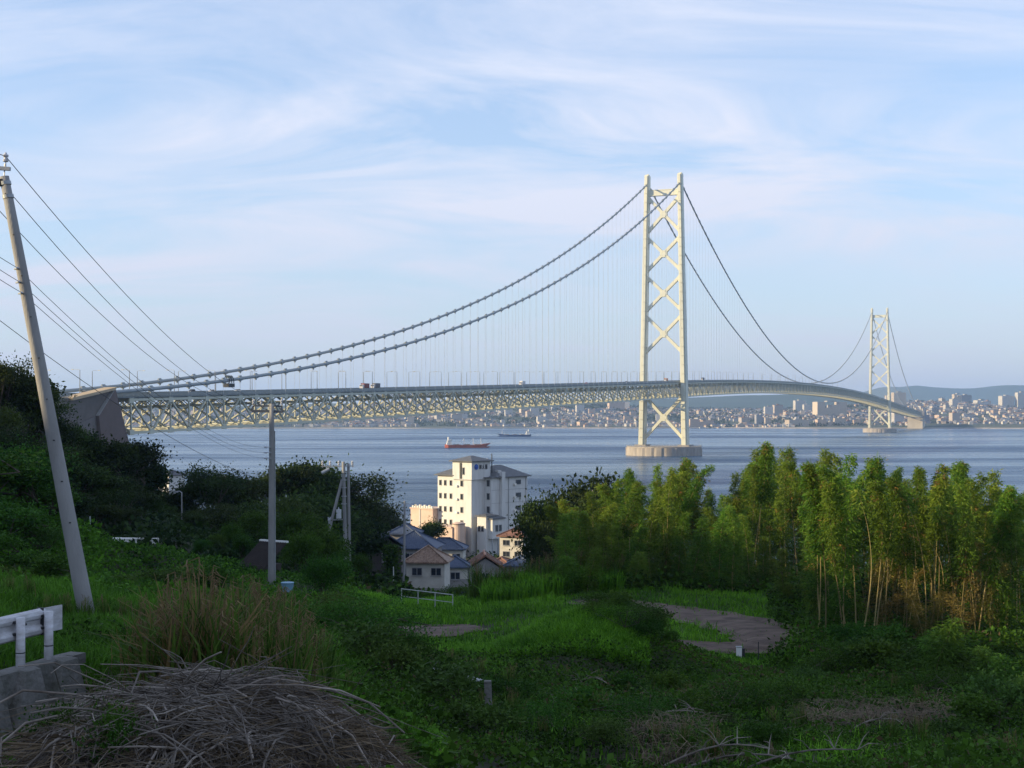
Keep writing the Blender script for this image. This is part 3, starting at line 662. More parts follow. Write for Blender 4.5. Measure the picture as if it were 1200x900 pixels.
def car(paint_name, paint, label, loc, rz, tall=False, group=None):
    pm = mat(paint_name, paint, .3, .03, 1, spec=.5); t = thing('car', label, 'car', loc, rz, group)
    def hp(w, zt): return [(w * .86, .28), (w, .42), (w, zt * .8), (w * .9, zt)]
    loft([(-2.1, hp(.74, .75)), (-1.9, hp(.84, .92)), (-.9, hp(.86, .98)), (.9, hp(.86, .98)), (1.7, hp(.84, .90)), (2.1, hp(.74, .70))]).build('body', pm, t)
    z = 1.75 if tall else 1.42
    loft([(-1.85 if tall else -1.6, [(.78, .93), (.74, 1.0), (.70, 1.05)]), (-1.5 if tall else -1.0, [(.80, .93), (.74, z - .25), (.62, z)]), (.1, [(.80, .93), (.74, z - .22), (.62, z + .02)]), (.55, [(.80, .93), (.72, z - .30), (.60, z - .06)]), (1.35, [(.78, .91), (.72, .97), (.68, 1.0)])]).build('cabin', M_GLASS, t)
    MB().box((0, -.45, z + .03), (1.22, 1.3, .06)).build('roof', pm, t)
    for sx in (-1, 1):
        for y in (-1.3, 1.3): put('wheel', WH, t, (sx * .76, y, .33))
        MB().box((sx * .6, 2.06, .66), (.32, .12, .14)).build('headlight', M_WHITE, t)
def truck(label, loc, rz, cargo_name, cargo, group=None):
    t = thing('truck', label, 'truck', loc, rz, group)
    MB().bounds(-1.15, 1.15, -4.2, 2.2, .95, 3.5).build('cargo_box', mat(cargo_name, cargo, .6, .1, 1), t)
    loft([(2.35, [(1.05, .6), (1.1, 1.0), (1.1, 2.4), (1.0, 2.7)]), (3.8, [(1.05, .6), (1.1, 1.0), (1.1, 2.3), (1.0, 2.6)]), (4.1, [(1.0, .6), (1.05, 1.0), (1.0, 1.6), (.95, 1.7)])]).build('cab', mat('truck_cab', (.5, .5, .52), .4, .05, 1), t)
    MB().box((0, 4.02, 2.05), (1.8, .12, .6)).build('windscreen', M_GLASS, t)
    MB().bounds(-.9, .9, -4.1, 4.0, .5, .9).build('chassis', M_DARK, t)
    for sx in (-1, 1):
        for y in (-3.2, -2.1, 3.2): put('wheel', WHT, t, (sx * .95, y, .5))
def onb(s, t): return B(s, t, deck(s) + .01)
VG = 'vehicles driving over the bridge'
car('paint_white', (.75, .75, .76), 'white car driving the bridge beside the gondola', onb(-868, 11.5), -PHI + math.pi, group=VG)
car('paint_black', (.02, .02, .025), 'black car driving the bridge just past the anchorage', onb(-879, 8), -PHI + math.pi, True, group=VG)
car('paint_silver', (.45, .46, .48), 'silver car on the side span near the anchorage', onb(-846, 12), -PHI + math.pi, group=VG)
truck('dark red box truck leading another truck on the side span', onb(-712, 12), -PHI + math.pi, 'cargo_red', (.20, .05, .05), VG)
truck('grey box truck close behind a dark red truck on the side span', onb(-698, 12), -PHI + math.pi, 'cargo_grey', (.10, .10, .12), VG)
truck('white box truck driving midway along the side span', onb(-455, 12), -PHI + math.pi, 'cargo_white', (.6, .6, .6), VG)
truck('orange box truck passing between the legs of the large tower', onb(-14, 6), -PHI + math.pi, 'cargo_orange', (.40, .16, .06), VG)
truck('dark box truck just beyond the large tower', onb(125, 12), -PHI + math.pi, 'cargo_navy', (.04, .05, .09), VG)
car('paint_red', (.35, .03, .03), 'red car on the side span before the large tower', onb(-300, 12), -PHI + math.pi, group=VG)
car('paint_blue', (.03, .07, .25), 'blue car on the side span behind the lamps', onb(-180, 12), -PHI + math.pi, True, group=VG)
car('paint_white', (.75, .75, .76), 'white car waiting where the road reaches the anchorage roof', onb(-962, 13), -PHI, True, group=VG)

# ------------------------------------------------------------------ ships
M_HULLRED = mat('hull_red', (.36, .085, .05), .6, .15, .2); M_HULLDARK = mat('hull_dark', (.05, .045, .05), .6, .2, .2); M_HULLBLUE = mat('hull_blue', (.04, .07, .17), .6, .2, .2)
M_SHIPW = mat('ship_white', (.72, .70, .64), .5, .08, .3)
def ship(label, loc, rz, L, hull_m, band_m, masts):
    t = thing('cargo_ship', label, 'ship', loc, rz)
    h = L / 2; Bm = L * .085
    def hullmb(z0, z1, fl):
        mb = MB(); xs_ = np.linspace(-h, h, 15); lo = []; hi = []
        for x in xs_:
            k = (x + h) / L; w = Bm * min(1, (1 - k) * 4.5 + .02) ** .6 * min(1, k * 8 + .55)
            sheer = max(0, (k - .82) * 14) * (1 if fl else 0) + max(0, (.08 - k) * 12) * (1 if fl else 0)
            fw = 1.2 if k > .95 else 1.0
            lo.append((x * (.98 if k > .9 else 1), w * .92)); hi.append((x * fw if k > .97 else x, w, sheer))
        vs = [(x, -w, z0) for x, w in lo] + [(x, w, z0) for x, w in lo] + [(x, -w, z1 + s) for x, w, s in hi] + [(x, w, z1 + s) for x, w, s in hi]; n = 15; fs = []
        for i in range(n - 1): fs += [(i, i + 1, 2 * n + i + 1, 2 * n + i), (n + i, 3 * n + i, 3 * n + i + 1, n + i + 1), (2 * n + i, 2 * n + i + 1, 3 * n + i + 1, 3 * n + i), (i, n + i, n + i + 1, i + 1)]
        fs += [(0, 2 * n, 3 * n, n), (n - 1, 2 * n - 1, 4 * n - 1, 3 * n - 1)]
        return mb.add(vs, fs)
    hullmb(-1, 1.6, False).build('lower_hull', band_m, t); hullmb(1.62, 3.6, True).build('hull', hull_m, t)
    MB().bounds(-h * .92, -h * .68, -Bm * .8, Bm * .8, 3.7, 6.2).bounds(-h * .90, -h * .70, -Bm * .7, Bm * .7, 6.25, 8.6).bounds(-h * .86, -h * .70, -Bm * .8, Bm * .8, 8.65, 10.8).build('deckhouse', M_SHIPW, t)
    MB().bounds(-h * .698, -h * .694, -Bm * .7, Bm * .7, 9.4, 10.3).build('bridge_window', M_GLASS, t)
    MB().tube([(-h * .84, 0, 10.8), (-h * .84, 0, 14)], [1.1, .9], 10).build('funnel', M_SHIPW, t)
    for x in np.linspace(-h * .45, h * .55, 3): MB().bounds(x - L * .07, x + L * .07, -Bm * .62, Bm * .62, 3.65, 4.7).build('hatch_cover', mat('hatch_paint', (.30, .25, .20), .7, .2, .3), t)
    for x in masts: MB().tube([(x * h, 0, 3.6), (x * h, 0, 12.5)], [.45, .25], 6).bar((x * h, 0, 11.5), (x * h - L * .1, 0, 6), .25).build('mast', M_SHIPW, t)
ship('small red-hulled cargo ship with white deckhouse on the blue strait', (at(546, 485.5, 1800).x, 1800, 0), R(8), 54, M_HULLRED, M_HULLRED, (-.1, .35, .72))
ship('blue-hulled cargo ship with white deckhouse steaming under the far shore', (at(604, 485.5, 2700).x, 2700, 0), R(186), 60, M_HULLBLUE, M_HULLBLUE, (.86,))

# ------------------------------------------------------------------ far town
far_rng = np.random.default_rng(11)
WALLS = [(.46, .39, .32), (.46, .44, .41), (.38, .33, .29), (.48, .36, .28), (.50, .48, .46), (.26, .26, .28), (.36, .33, .31)]
ROOFS = [(.10, .11, .15), (.14, .13, .13), (.22, .12, .08), (.08, .10, .15), (.3, .29, .28)]
def floors_mat(name, c):
    m = bpy.data.materials.new(name); m.use_nodes = True; nt = m.node_tree; N = nt.nodes.new; L = nt.links.new
    b = nt.nodes['Principled BSDF']; b.inputs['Roughness'].default_value = .85
    g = N('ShaderNodeTexCoord'); mp = N('ShaderNodeMapping'); L(g.outputs['Object'], mp.inputs[0])
    br = N('ShaderNodeTexBrick'); mp.inputs['Rotation'].default_value = (R(90), 0, 0); L(mp.outputs[0], br.inputs['Vector'])
    br.offset = 0; br.inputs['Scale'].default_value = 1; br.inputs['Brick Width'].default_value = 4.2; br.inputs['Row Height'].default_value = 3.1
    br.inputs['Mortar Size'].default_value = .85; br.inputs['Mortar Smooth'].default_value = 0
    d = tuple(x * .35 for x in c); br.inputs['Color1'].default_value = (*d, 1); br.inputs['Color2'].default_value = (*tuple(x * .6 for x in c), 1); br.inputs['Mortar'].default_value = (*c, 1)
    L(br.outputs[0], b.inputs['Base Color']); return m
FW = [floors_mat(f'far_wall_{i}', c) for i, c in enumerate(WALLS)]
FR = [mat(f'far_roof_{i}', c, .9, .1, .1) for i, c in enumerate(ROOFS)]
def block_building(label, px, py, Y, wpx, hpx, wi, group, steps=1, rz=None, depth=None, roof=4):
    """flat-roofed block: px, py are where its foot stands in sight"""
    x = (px - 600) / F * Y; zt_ = float(far_h(np.array([x]), np.array([float(Y)]))[0]); z = mz(py, Y); dn = max(6.0, z - zt_ + 8); w = wpx / F * Y; h = hpx / F * Y; d = depth or max(12, w * .4)
    t = thing('building', label, 'building', (x, Y, z - dn), R(far_rng.uniform(8, 24)) if rz is None else R(rz), group)
    mb = MB()
    if steps == 1: mb.bounds(-w / 2, w / 2, -d / 2, d / 2, 0, h + dn)
    else:
        for k in range(steps):
            a = -w / 2 + w * k / steps; mb.bounds(a, a + w / steps - .4, -d / 2 + k * 3, d / 2 + k * 3, 0, h * (1 - .16 * ((k * 2) % 3)) + dn)
    mb.build('wall', FW[wi], t)
    MB().bounds(-w * .15, w * .15, -d * .3, d * .3, h + dn + .02, h + dn + 4).build('roof_house', FR[roof], t)
G = 'far shore landmarks'
block_building('broad beige cluster of apartment slabs on the far shore below the middle span', 973, 492, 4750, 38, 21, 0, G, 4)
block_building('tall beige apartment slab seen just behind the distant bridge tower', 1053, 482, 4950, 16, 22, 0, G)
block_building('low cream waterfront hall with long facade west of the apartment cluster', 934, 500.5, 4400, 26, 8.5, 0, G)
block_building('second cream waterfront hall beside the apartment cluster', 967, 500.5, 4400, 22, 9, 3, G, 2)
block_building('cream waterfront block close by the distant pier', 984, 500, 4420, 14, 10, 0, G)
block_building('grey-white apartment block between the legs of the distant tower', 1052, 497, 4450, 14, 14, 4, G)
block_building('grey slab tower left of the waterfront halls', 893, 499, 4450, 16, 13, 5, G, 2)
block_building('pale twin apartment tower on the town waterfront', 900, 500, 4420, 8, 11, 0, G, 2)
block_building('long salmon-roofed hall seen through the near tower legs', 820, 500, 4400, 34, 9, 3, G, 3)
block_building('white block crowning the town ridge under the middle span', 937, 474, 5300, 14, 4.5, 4, G)
block_building('wide pinkish block on the slope left of the near tower', 722, 478, 5200, 19, 7, 3, G)
block_building('cream stepped apartments under the side span', 620, 482, 4900, 22, 8, 0, G, 3)
block_building('broad brown hall at the water under the side span', 641, 502, 4380, 22, 8, 2, G)
block_building('white office block rising under the side span', 596, 484, 4850, 9, 9, 4, G)
block_building('grey tall slab under the side span behind the cargo ship', 467, 498, 4600, 13, 13, 6, G)
block_building('white hall under the side span above the hotel roof', 538, 492, 4650, 18, 7, 4, G)
block_building('hilltop beige castle-like hotel on the wooded ridge', 1122, 471, 5400, 12, 9, 0, G, 3)
block_building('large dark hotel block on the wooded ridge', 1131, 472, 5420, 14, 9, 5, G)
block_building('white hillside slab near the end of the ridge', 1179, 470, 5300, 17, 6, 4, G)
block_building('second white hillside slab on the ridge', 1197, 468, 5300, 14, 8, 4, G, 2)
block_building('white stepped apartments on the eastern slope', 1150, 476, 5100, 18, 7, 4, G, 3)
block_building('dark blue-grey block beside the far anchorage', 1084, 499, 4480, 9, 13, 5, G)
block_building('white low villas block at the eastern waterfront', 1181, 497, 4500, 8, 7, 4, G, 2)
block_building('long low warehouse on the western waterfront', 590, 502.5, 4330, 40, 3, 2, G)
block_building('white domed tank building on the western waterfront', 348, 502, 4330, 6, 4, 4, G)
block_building('grey waterfront sheds at the western end of the town', 330, 502, 4360, 22, 5, 5, G, 3)
block_building('pale apartment pair on the western slope', 446, 496, 4800, 16, 8, 1, G, 2)
block_building('beige mid-rise above the western waterfront', 398, 499, 4600, 14, 6, 0, G, 2)
# ordinary town houses and blocks: the larger ones single, the crowd of small roofs joined
def town_pts(n, y0, y1, r):
    x = r.uniform(-1750, 1850, n); t = r.beta(1.15, 1.9, n); y = y0 + t * (y1 - y0)
    d = fbm(x, y, 260, 3, 77); keep = (d > -.10) & ~((x > 1270) & (x < 1560) & (y < 4800) & (d < .12))
    return x[keep], y[keep]
cnt = 0
tx, ty = town_pts(560, 4330, 5700, far_rng)
bmes = []
for i in range(14):
    w, d, h = far_rng.uniform(14, 38), far_rng.uniform(11, 18), far_rng.choice([7, 9, 12, 16, 22, 30], p=[.25, .25, .2, .14, .1, .06])
    mb = MB(); mb.bounds(-w / 2, w / 2, -d / 2, d / 2, -6, h); mb.cur = 1; mb.bounds(-w / 2 + .6, w / 2 - .6, -d / 2 + .6, d / 2 - .6, h + .02, h + .9); mb.bounds(-w * .12, w * .12, -d * .25, d * .25, h + .92, h + 3.4)
    bmes.append(mb.mesh('town_building', [FW[i % 7], FR[i % 5]]))
for x, y in zip(tx, ty):
    if cnt >= 240: break
    o = put('town_building', bmes[far_rng.integers(14)], None, (x, y, float(far_h(np.array([x]), np.array([y]))[0])), (0, 0, R(far_rng.uniform(-5, 35))), (1, 1, far_rng.uniform(.8, 1.3)))
    tag(o, 'small flat-roofed block in the crowded town on the far shore', 'building', 'far shore town blocks'); cnt += 1
def small_houses(n):
    x, y = town_pts(n, 4310, 6300, far_rng); z = far_h(x, y); mb = MB()
    for a, b, c in zip(x, y, z):
        w, d, h = far_rng.uniform(8, 16), far_rng.uniform(7, 11), far_rng.uniform(5, 8); r_ = R(far_rng.uniform(-10, 40)); ca, sa = math.cos(r_), math.sin(r_)
        P = lambda u, v, k: (a + u * ca - v * sa, b + u * sa + v * ca, c + k)
        hw, hd = w / 2, d / 2; wi = far_rng.integers(7)
        mb.cur = wi; mb.add([P(-hw, -hd, -4), P(hw, -hd, -4), P(hw, hd, -4), P(-hw, hd, -4), P(-hw, -hd, h), P(hw, -hd, h), P(hw, hd, h), P(-hw, hd, h)], [(0, 1, 5, 4), (1, 2, 6, 5), (2, 3, 7, 6), (3, 0, 4, 7)])
        mb.cur = 7 + far_rng.integers(5); mb.add([P(-hw - .5, -hd - .5, h), P(hw + .5, -hd - .5, h), P(hw + .5, hd + .5, h), P(-hw - .5, hd + .5, h), P(-hw * .5, 0, h + 2.6), P(hw * .5, 0, h + 2.6)], [(0, 1, 5, 4), (1, 2, 5), (2, 3, 4, 5), (3, 0, 4)])
    o = mb.build('far_town', [mat(f'far_plain_{i}', c, .9, .08, .1) for i, c in enumerate(WALLS)] + FR); return tag(o, 'crowd of small house roofs covering the far shore', 'town', kind='stuff')
small_houses(7600)
def far_trees(n):
    x = far_rng.uniform(-1900, 2000, n); y = far_rng.uniform(4320, 6600, n); d = fbm(x, y, 260, 3, 77); k = (d < -.02) | (far_rng.random(n) < .25); x, y = x[k], y[k]; z = far_h(x, y)
    C, D, Lh, Wd, T = [], [], [], [], []
    m = 26
    c = np.repeat(np.stack([x, y, z + 4], 1), m, 0) + far_rng.normal(size=(len(x) * m, 3)) * np.array([6, 6, 3.2]); dd = unit(far_rng.normal(size=c.shape))
    me = poly_mesh('far_trees', leaf_quads(c, dd, far_rng.uniform(4, 8, len(c)), far_rng.uniform(3, 5, len(c)), far_rng), 4, L_TREE, far_rng.random(len(c)))
    tag(put('far_wood', me), 'dark woods between the houses of the far shore', 'woods', kind='stuff')
far_trees(4600)
MB().add([(x, 4262 + 60 * math.sin(x / 310) + 30 * math.sin(x / 97 + 1) + dy, z) for x in np.linspace(-2000, 2100, 120) for dy, z in ((-14, -1), (-12, 2.6), (2, 3.0))], [(i * 3 + j, i * 3 + 3 + j, i * 3 + 4 + j, i * 3 + 1 + j) for i in range(119) for j in (0, 1)]).build('seawall', mat('seawall_concrete', (.34, .30, .26), .9, .2, .02))
tag(bpy.data.objects['seawall'], 'long pale seawall along the far waterfront', 'seawall')

# ------------------------------------------------------------------ hotel
HZ0 = 5.5
hotel = thing('hotel', 'cream five-storey hotel with dark hipped roofs standing by the sea', 'hotel', (at(552.7, 485.5, 358).x, 358, HZ0), R(-40))
def hz_(py, Y=360): return mz(py, Y) - HZ0
def hbox(name, a0, a1, b0, b1, z0, z1, m=M_HOTEL, parent=hotel): return MB().bounds(a0, a1, b0, b1, z0, z1).build(name, m, parent)
def hip(name, a0, a1, b0, b1, z, rise, parent, over=.7, m=M_SLATE):
    a0 -= over; a1 += over; b0 -= over; b1 += over; w, d = a1 - a0, b1 - b0; c = min(w, d) / 2
    r0, r1 = ((a0 + c, (b0 + b1) / 2), (a1 - c, (b0 + b1) / 2)) if w >= d else (((a0 + a1) / 2, b0 + c), ((a0 + a1) / 2, b1 - c))
    mb = MB(); base = [(a0, b0), (a1, b0), (a1, b1), (a0, b1)]
    vs = [(x, y, z) for x, y in base] + [(x, y, z + .22) for x, y in base] + [(*r0, z + rise), (*r1, z + rise)]
    fs = [(0, 3, 2, 1)] + [(i, (i + 1) % 4, 4 + (i + 1) % 4, 4 + i) for i in range(4)]
    fs += [(4, 5, 9, 8), (5, 6, 9), (6, 7, 8, 9), (7, 4, 8)] if w >= d else [(4, 5, 8), (5, 6, 9, 8), (6, 7, 9), (7, 4, 8, 9)]
    return mb.add(vs, fs).build(name, m, parent)
def win(parent, face, u, v, z, w, h, fm=M_FRAME):
    """window on a lit face (face 'b': plane b = v, along a) or a shaded face (face 'a': plane a = v, along b)"""
    if face == 'b':
        o = MB().bounds(u - w / 2 - .12, u + w / 2 + .12, v - .10, v + .06, z - h / 2 - .12, z + h / 2 + .12).build('window', fm, parent)
        MB().bounds(u - w / 2, u + w / 2, v - .16, v - .105, z - h / 2, z + h / 2).build('pane', M_GLASS, o)
    else:
        o = MB().bounds(v - .06, v + .10, u - w / 2 - .12, u + w / 2 + .12, z - h / 2 - .12, z + h / 2 + .12).build('window', fm, parent)
        MB().bounds(v + .105, v + .16, u - w / 2, u + w / 2, z - h / 2, z + h / 2).build('pane', M_GLASS, o)
zt = hz_(541)
hbox('stair_tower', -6.3, -.3, .25, 7, 0, hz_(561.5)); hbox('stair_tower_top', -6.6, 0, 0, 7.3, hz_(561.5) + .01, zt)
hip('roof', -6.6, 0, 0, 7.3, zt + .01, 1.5, hotel)
hbox('left_wing', -12.4, -6.32, .6, 12, 0, hz_(558.2)); hip('roof', -12.4, -6.9, .6, 12, hz_(558.2) + .01, 1.8, hotel)
hbox('right_wing', -8, 2.0, 5.4, 20, 0, hz_(560.5)); hip('roof', -8, 2.0, 7.4, 20, hz_(560.5) + .01, 3.1, hotel, .8)
MB().bounds(-5, 2.6, 4.6, 7.35, hz_(560.5) + .01, hz_(559.6)).build('eave_slab', M_SLATE, hotel)
hbox('chimney', 2.05, 2.9, 8.6, 9.9, 0, hz_(553.5)); hbox('roof_vent', -.2, 1.0, 9.3, 10.5, hz_(560) + .6, hz_(552))
rows = [25.2 - HZ0, 21.8 - HZ0, 18.4 - HZ0, 15.0 - HZ0]
for z in rows:
    for u in (-11.4, -9.7, -7.7): win(hotel, 'b', u, .6, z, .62, 1.25)
    win(hotel, 'b', -3.6, .25, z, .72, 1.35)
    win(hotel, 'b', 1.0, 5.4, z, .8, 1.5); win(hotel, 'a', 16.2, 2.0, z, 1.9, 1.05)
MB().bounds(-4.05, -3.35, -.14, .02, hz_(561), zt - .3).build('window_slot', M_DARK, hotel); win(hotel, 'b', -2.75, 0, hz_(552), .5, 1.7)
hbox('sill_band', -6.75, .12, -.12, 7.4, hz_(562.2), hz_(561.6))
# wall sign: blue emblem and three dark characters on the shaded face of the tower
sg_ = MB().tube([(.02, 1.75, zt - 1.35), (.14, 1.75, zt - 1.35)], .72, 20).build('sign_emblem', mat('sign_blue', (.02, .10, .42), .5, .05, 1), hotel)
MB().tube([(.15, 1.55, zt - 1.55), (.2, 1.55, zt - 1.55)], .3, 16).build('emblem_wave', mat('sign_blue_dark', (.01, .04, .26), .5, .05, 1), sg_)
def glyph(b0, strokes):
    mb = MB()
    for (x0, y0, x1, y1) in strokes: mb.bar((.06, b0 + x0, zt - 1.95 + y0), (.06, b0 + x1, zt - 1.95 + y1), .12, .11, up=(1, 0, 0))
    mb.build('sign_character', mat('sign_black', (.02, .022, .03), .6, .1, 1), hotel)
glyph(2.9, [(.1, 0, .1, 1.15), (.5, .05, .5, 1.1), (.3, .6, .75, .6), (.75, 0, .75, 1.15)])
glyph(4.05, [(.4, .55, .4, 1.15), (.4, .55, .05, 0), (.4, .55, .78, 0), (.1, .75, .72, .75)])
glyph(5.2, [(.05, 1.1, .8, 1.1), (.12, 0, .12, 1.05), (.74, 0, .74, 1.05), (.43, .1, .43, 1.0), (.1, .5, .76, .5), (.1, 0, .76, 0)])
# roof plant behind the tower
MB().tube([(-3, 8.6, zt - 2.2), (-3, 8.6, zt + .6)], .8, 14).build('water_tank', M_SHIPW, hotel)
MB().tube([(-.6, 8.6, zt - 3.4), (-.6, 8.6, zt + 1.9)], .14, 6).build('antenna', M_DARK, hotel)
rk = MB()
for b in (7.6, 8.4, 9.2): rk.bar((-1.2, b, zt - 3.4), (-1.2, b, zt - .3), .12); rk.bar((-2.6, b, zt - 3.4), (-2.6, b, zt - .3), .12)
for z in (.4, 1.3, 2.2): rk.bar((-1.2, 7.6, zt - z), (-1.2, 9.2, zt - z), .14); rk.bar((-2.6, 7.6, zt - z), (-2.6, 9.2, zt - z), .14)
rk.build('roof_rack', M_GALV, hotel)
hbox('porch_block', 1.0, 4.0, 1.0, 5.35, 0, hz_(604.5)); hip('porch_roof', 1.0, 4.0, 1.0, 5.2, hz_(604.5) + .01, .7, hotel, .4)
hbox('bay_block', 4.02, 5.4, 1.9, 6.6, hz_(630), hz_(607.5)); hip('porch_roof', 4.3, 5.4, 1.9, 6.6, hz_(607.5) + .01, .6, hotel, .35)
for u in (1.75, 2.85): win(hotel, 'b', u, 1.0, hz_(618.5), .6, 1.3)
for u in (3.5, 4.9): win(hotel, 'a', u, 5.4, hz_(618), .85, 1.5)
for b in (2.1, 4.2, 6.4): MB().tube([(5.2, b, 0), (5.2, b, hz_(630))], .16, 8).build('porch_column', M_GALV, hotel)
MB().tube([(2.4, 5.2, .2), (2.4, 5.2, hz_(600))], .12, 6).build('drain_pipe', M_GALV, hotel)
for z in rows[:3]:
    MB().bounds(2.05, 2.5, 14.2, 15.0, z - .9, z - .35).build('air_conditioner', M_SHIPW, hotel)
    MB().bounds(-5.6, -4.9, -.22, .24, z - .95, z - .45).build('air_conditioner', M_SHIPW, hotel)
for b in (12.2, 19.3): MB().tube([(2.12, b, .2), (2.12, b, hz_(561.5))], .09, 6).build('drain_pipe', M_GALV, hotel)
MB().tube([(-6.5, .5, .2), (-6.5, .5, hz_(559))], .09, 6).build('drain_pipe', M_GALV, hotel)
for z in rows: MB().bounds(2.01, 2.06, 5.5, 19.9, z + 1.55, z + 1.63).build('floor_band', M_FRAME, hotel)
# pinkish annexes
an = thing('annex_building', 'low salmon-pink flat-roofed annex with roof fittings beside the hotel', 'building', hotel.location, R(-40))
MB().bounds(-20.5, -12.5, -1.2, 5, 0, hz_(599)).build('wall', M_PINK, an); MB().bounds(-20.7, -12.3, -1.4, 5.2, hz_(599) + .01, hz_(597.5)).build('parapet', M_PINK, an)
for k in range(9): MB().bounds(-20.2 + k * .85, -19.8 + k * .85, -1.0, -.4, hz_(597.5) + .01, hz_(597.5) + .5 + .3 * (k % 2)).build('roof_fitting', M_SHIPW, an)
MB().bounds(-17.3, -16.9, -1.32, -1.2, .2, hz_(599)).build('drain_pipe', M_GALV, an)
an2 = thing('annex_building', 'salmon-pink annex with a rounded stair turret at the foot of the hotel', 'building', hotel.location, R(-40))
MB().bounds(-8.5, -1.6, -5.6, -.4, 0, hz_(617)).build('wall', M_PINK, an2); MB().bounds(-8.7, -1.8, -5.8, -.45, hz_(617) + .01, hz_(616) + .1).build('parapet', M_PINK, an2)
MB().tube([(-1.2, -3.6, 0), (-1.2, -3.6, hz_(612)), (-1.2, -3.6, hz_(610.5))], [1.6, 1.6, 1.2], 20).build('turret', M_PINK, an2)
MB().tube([(-1.2, -3.6, hz_(613)), (-1.2, -3.6, hz_(611.8))], 1.72, 20).build('turret_cap', mat('turret_grey', (.25, .20, .18), .9, .1, 1), an2)
MB().bounds(-6.3, -6.1, -5.72, -5.6, .1, hz_(618)).build('drain_pipe', M_GALV, an2)

# ------------------------------------------------------------------ village houses
def tile_mat(name, a, b):
    return mat(name, a, .55, .2, 2.2, col2=b, bump=.5, bscale=5)
T_BROWN = tile_mat('brown_tile', (.13, .075, .05), (.30, .21, .15)); T_BLUE = tile_mat('blue_tile', (.04, .058, .10), (.07, .095, .15)); T_ORANGE = tile_mat('orange_tile', (.15, .075, .05), (.25, .13, .085)); T_DARK = tile_mat('dark_tile', (.05, .05, .06), (.09, .09, .10))
P_WHITE = mat('house_plaster', (.50, .48, .43), .9, .12, .8); P_GREY = mat('house_grey', (.25, .24, .23), .9, .15, .8); P_DARK = mat('house_timber', (.05, .042, .038), .9, .25, 1.5)
def house(label, px, pyeave, pybase, Y, w, d, rise, rz, tm, wm, gable=False, windows=2, storeys=1, group='village houses below the hill'):
    x = (px - 600) / F * Y; ze = mz(pyeave, Y); zb = mz(pybase, Y) - 1.0; h = ze - zb
    t = thing('house', label, 'house', (x, Y, zb), R(rz), group)
    wl = MB().bounds(-w / 2, w / 2, -d / 2, d / 2, 0, h).build('wall', wm, t)
    MB().bounds(-w / 2 - .05, w / 2 + .05, -d / 2 - .05, d / 2 + .05, 0, 1.5).build('plinth', P_GREY, t)
    ov = .6; a, b = w / 2 + ov, d / 2 + ov; c = 0 if gable else min(a, b)
    mb = MB(); z0 = h + .02
    if gable:   # ridge runs front to back
        A = [(-a, -b, z0), (a, -b, z0), (a, b, z0), (-a, b, z0), (0, -b, z0 + rise), (0, b, z0 + rise)]
        th = .18; A2 = [(p[0], p[1], p[2] + th) for p in A]
        mb.add(A2, [(0, 4, 5, 3), (4, 1, 2, 5)]); mb.add(A, [(0, 3, 5, 4), (4, 5, 2, 1)])
        mb.add([A[0], A[4], A[1], A2[0], A2[4], A2[1]], [(0, 3, 4, 1), (1, 4, 5, 2)]); mb.add([A[0], A[3], A2[0], A2[3]], [(0, 1, 3, 2)]); mb.add([A[1], A[2], A2[1], A2[2]], [(0, 2, 3, 1)])
        slopes = [((-a, -b), (-a, b), (0, -b), (0, b)), ((a, -b), (a, b), (0, -b), (0, b))]
        g_ = MB().add([(-w / 2, -d / 2 + .01, h), (w / 2, -d / 2 + .01, h), (0, -d / 2 + .01, h + rise * w / 2 / a), (-w / 2, d / 2, h), (w / 2, d / 2, h), (0, d / 2, h + rise * w / 2 / a)], [(0, 1, 2, 5, 4, 3), (0, 2, 5, 3), (1, 4, 5, 2)][1:] + [(0, 1, 2), (3, 5, 4)]).build('gable_wall', wm, t)
        for p, q, rz0 in ((-a, 0, 0), (a, 0, 0)):
            n = int(2 * b / .42)
            for k in range(n):
                y = -b + .2 + k * (2 * b - .4) / max(n - 1, 1); mb.bar((p, y, z0 + .2), (q, y, z0 + rise + .2), .14, .10)
        rb = MB().bar((0, -b, z0 + rise + .22), (0, b, z0 + rise + .22), .35, .32)
    else:
        r0, r1 = ((-a + c, 0), (a - c, 0)) if a >= b else ((0, -b + c), (0, b - c))
        base = [(-a, -b), (a, -b), (a, b), (-a, b)]
        vs = [(u, v, z0) for u, v in base] + [(u, v, z0 + .18) for u, v in base] + [(*r0, z0 + rise), (*r1, z0 + rise)]
        fs = [(0, 3, 2, 1)] + [(i, (i + 1) % 4, 4 + (i + 1) % 4, 4 + i) for i in range(4)]
        fs += [(4, 5, 9, 8), (5, 6, 9), (6, 7, 8, 9), (7, 4, 8)] if a >= b else [(4, 5, 8), (5, 6, 9, 8), (6, 7, 9), (7, 4, 8, 9)]
        mb.add(vs, fs)
        n = int(2 * a / .42)     # rolls of tile down the front slope
        for k in range(n):
            u = -a + .2 + k * (2 * a - .4) / (n - 1); k2 = min(1, (a - abs(u)) / c); top = -b + b * k2
            if k2 > .08: mb.bar((u, -b, z0 + .2), (u, top, z0 + .18 + (rise - .18) * k2 + .03), .13, .10)
        rb = MB().bar((*r0, z0 + rise + .1), (*r1, z0 + rise + .1), .38, .34) if (Vector(r0) - Vector(r1)).length > .2 else MB().box((0, 0, z0 + rise + .1), (.5, .5, .4))
        for i, (u, v) in enumerate(base):
            r = r0 if ((u < 0) if a >= b else (v < 0)) else r1; rb.bar((u, v, z0 + .24), (*r, z0 + rise + .08), .26, .22)
    rf = mb.build('roof', tm, t); rb.build('ridge_tile', tm, rf)
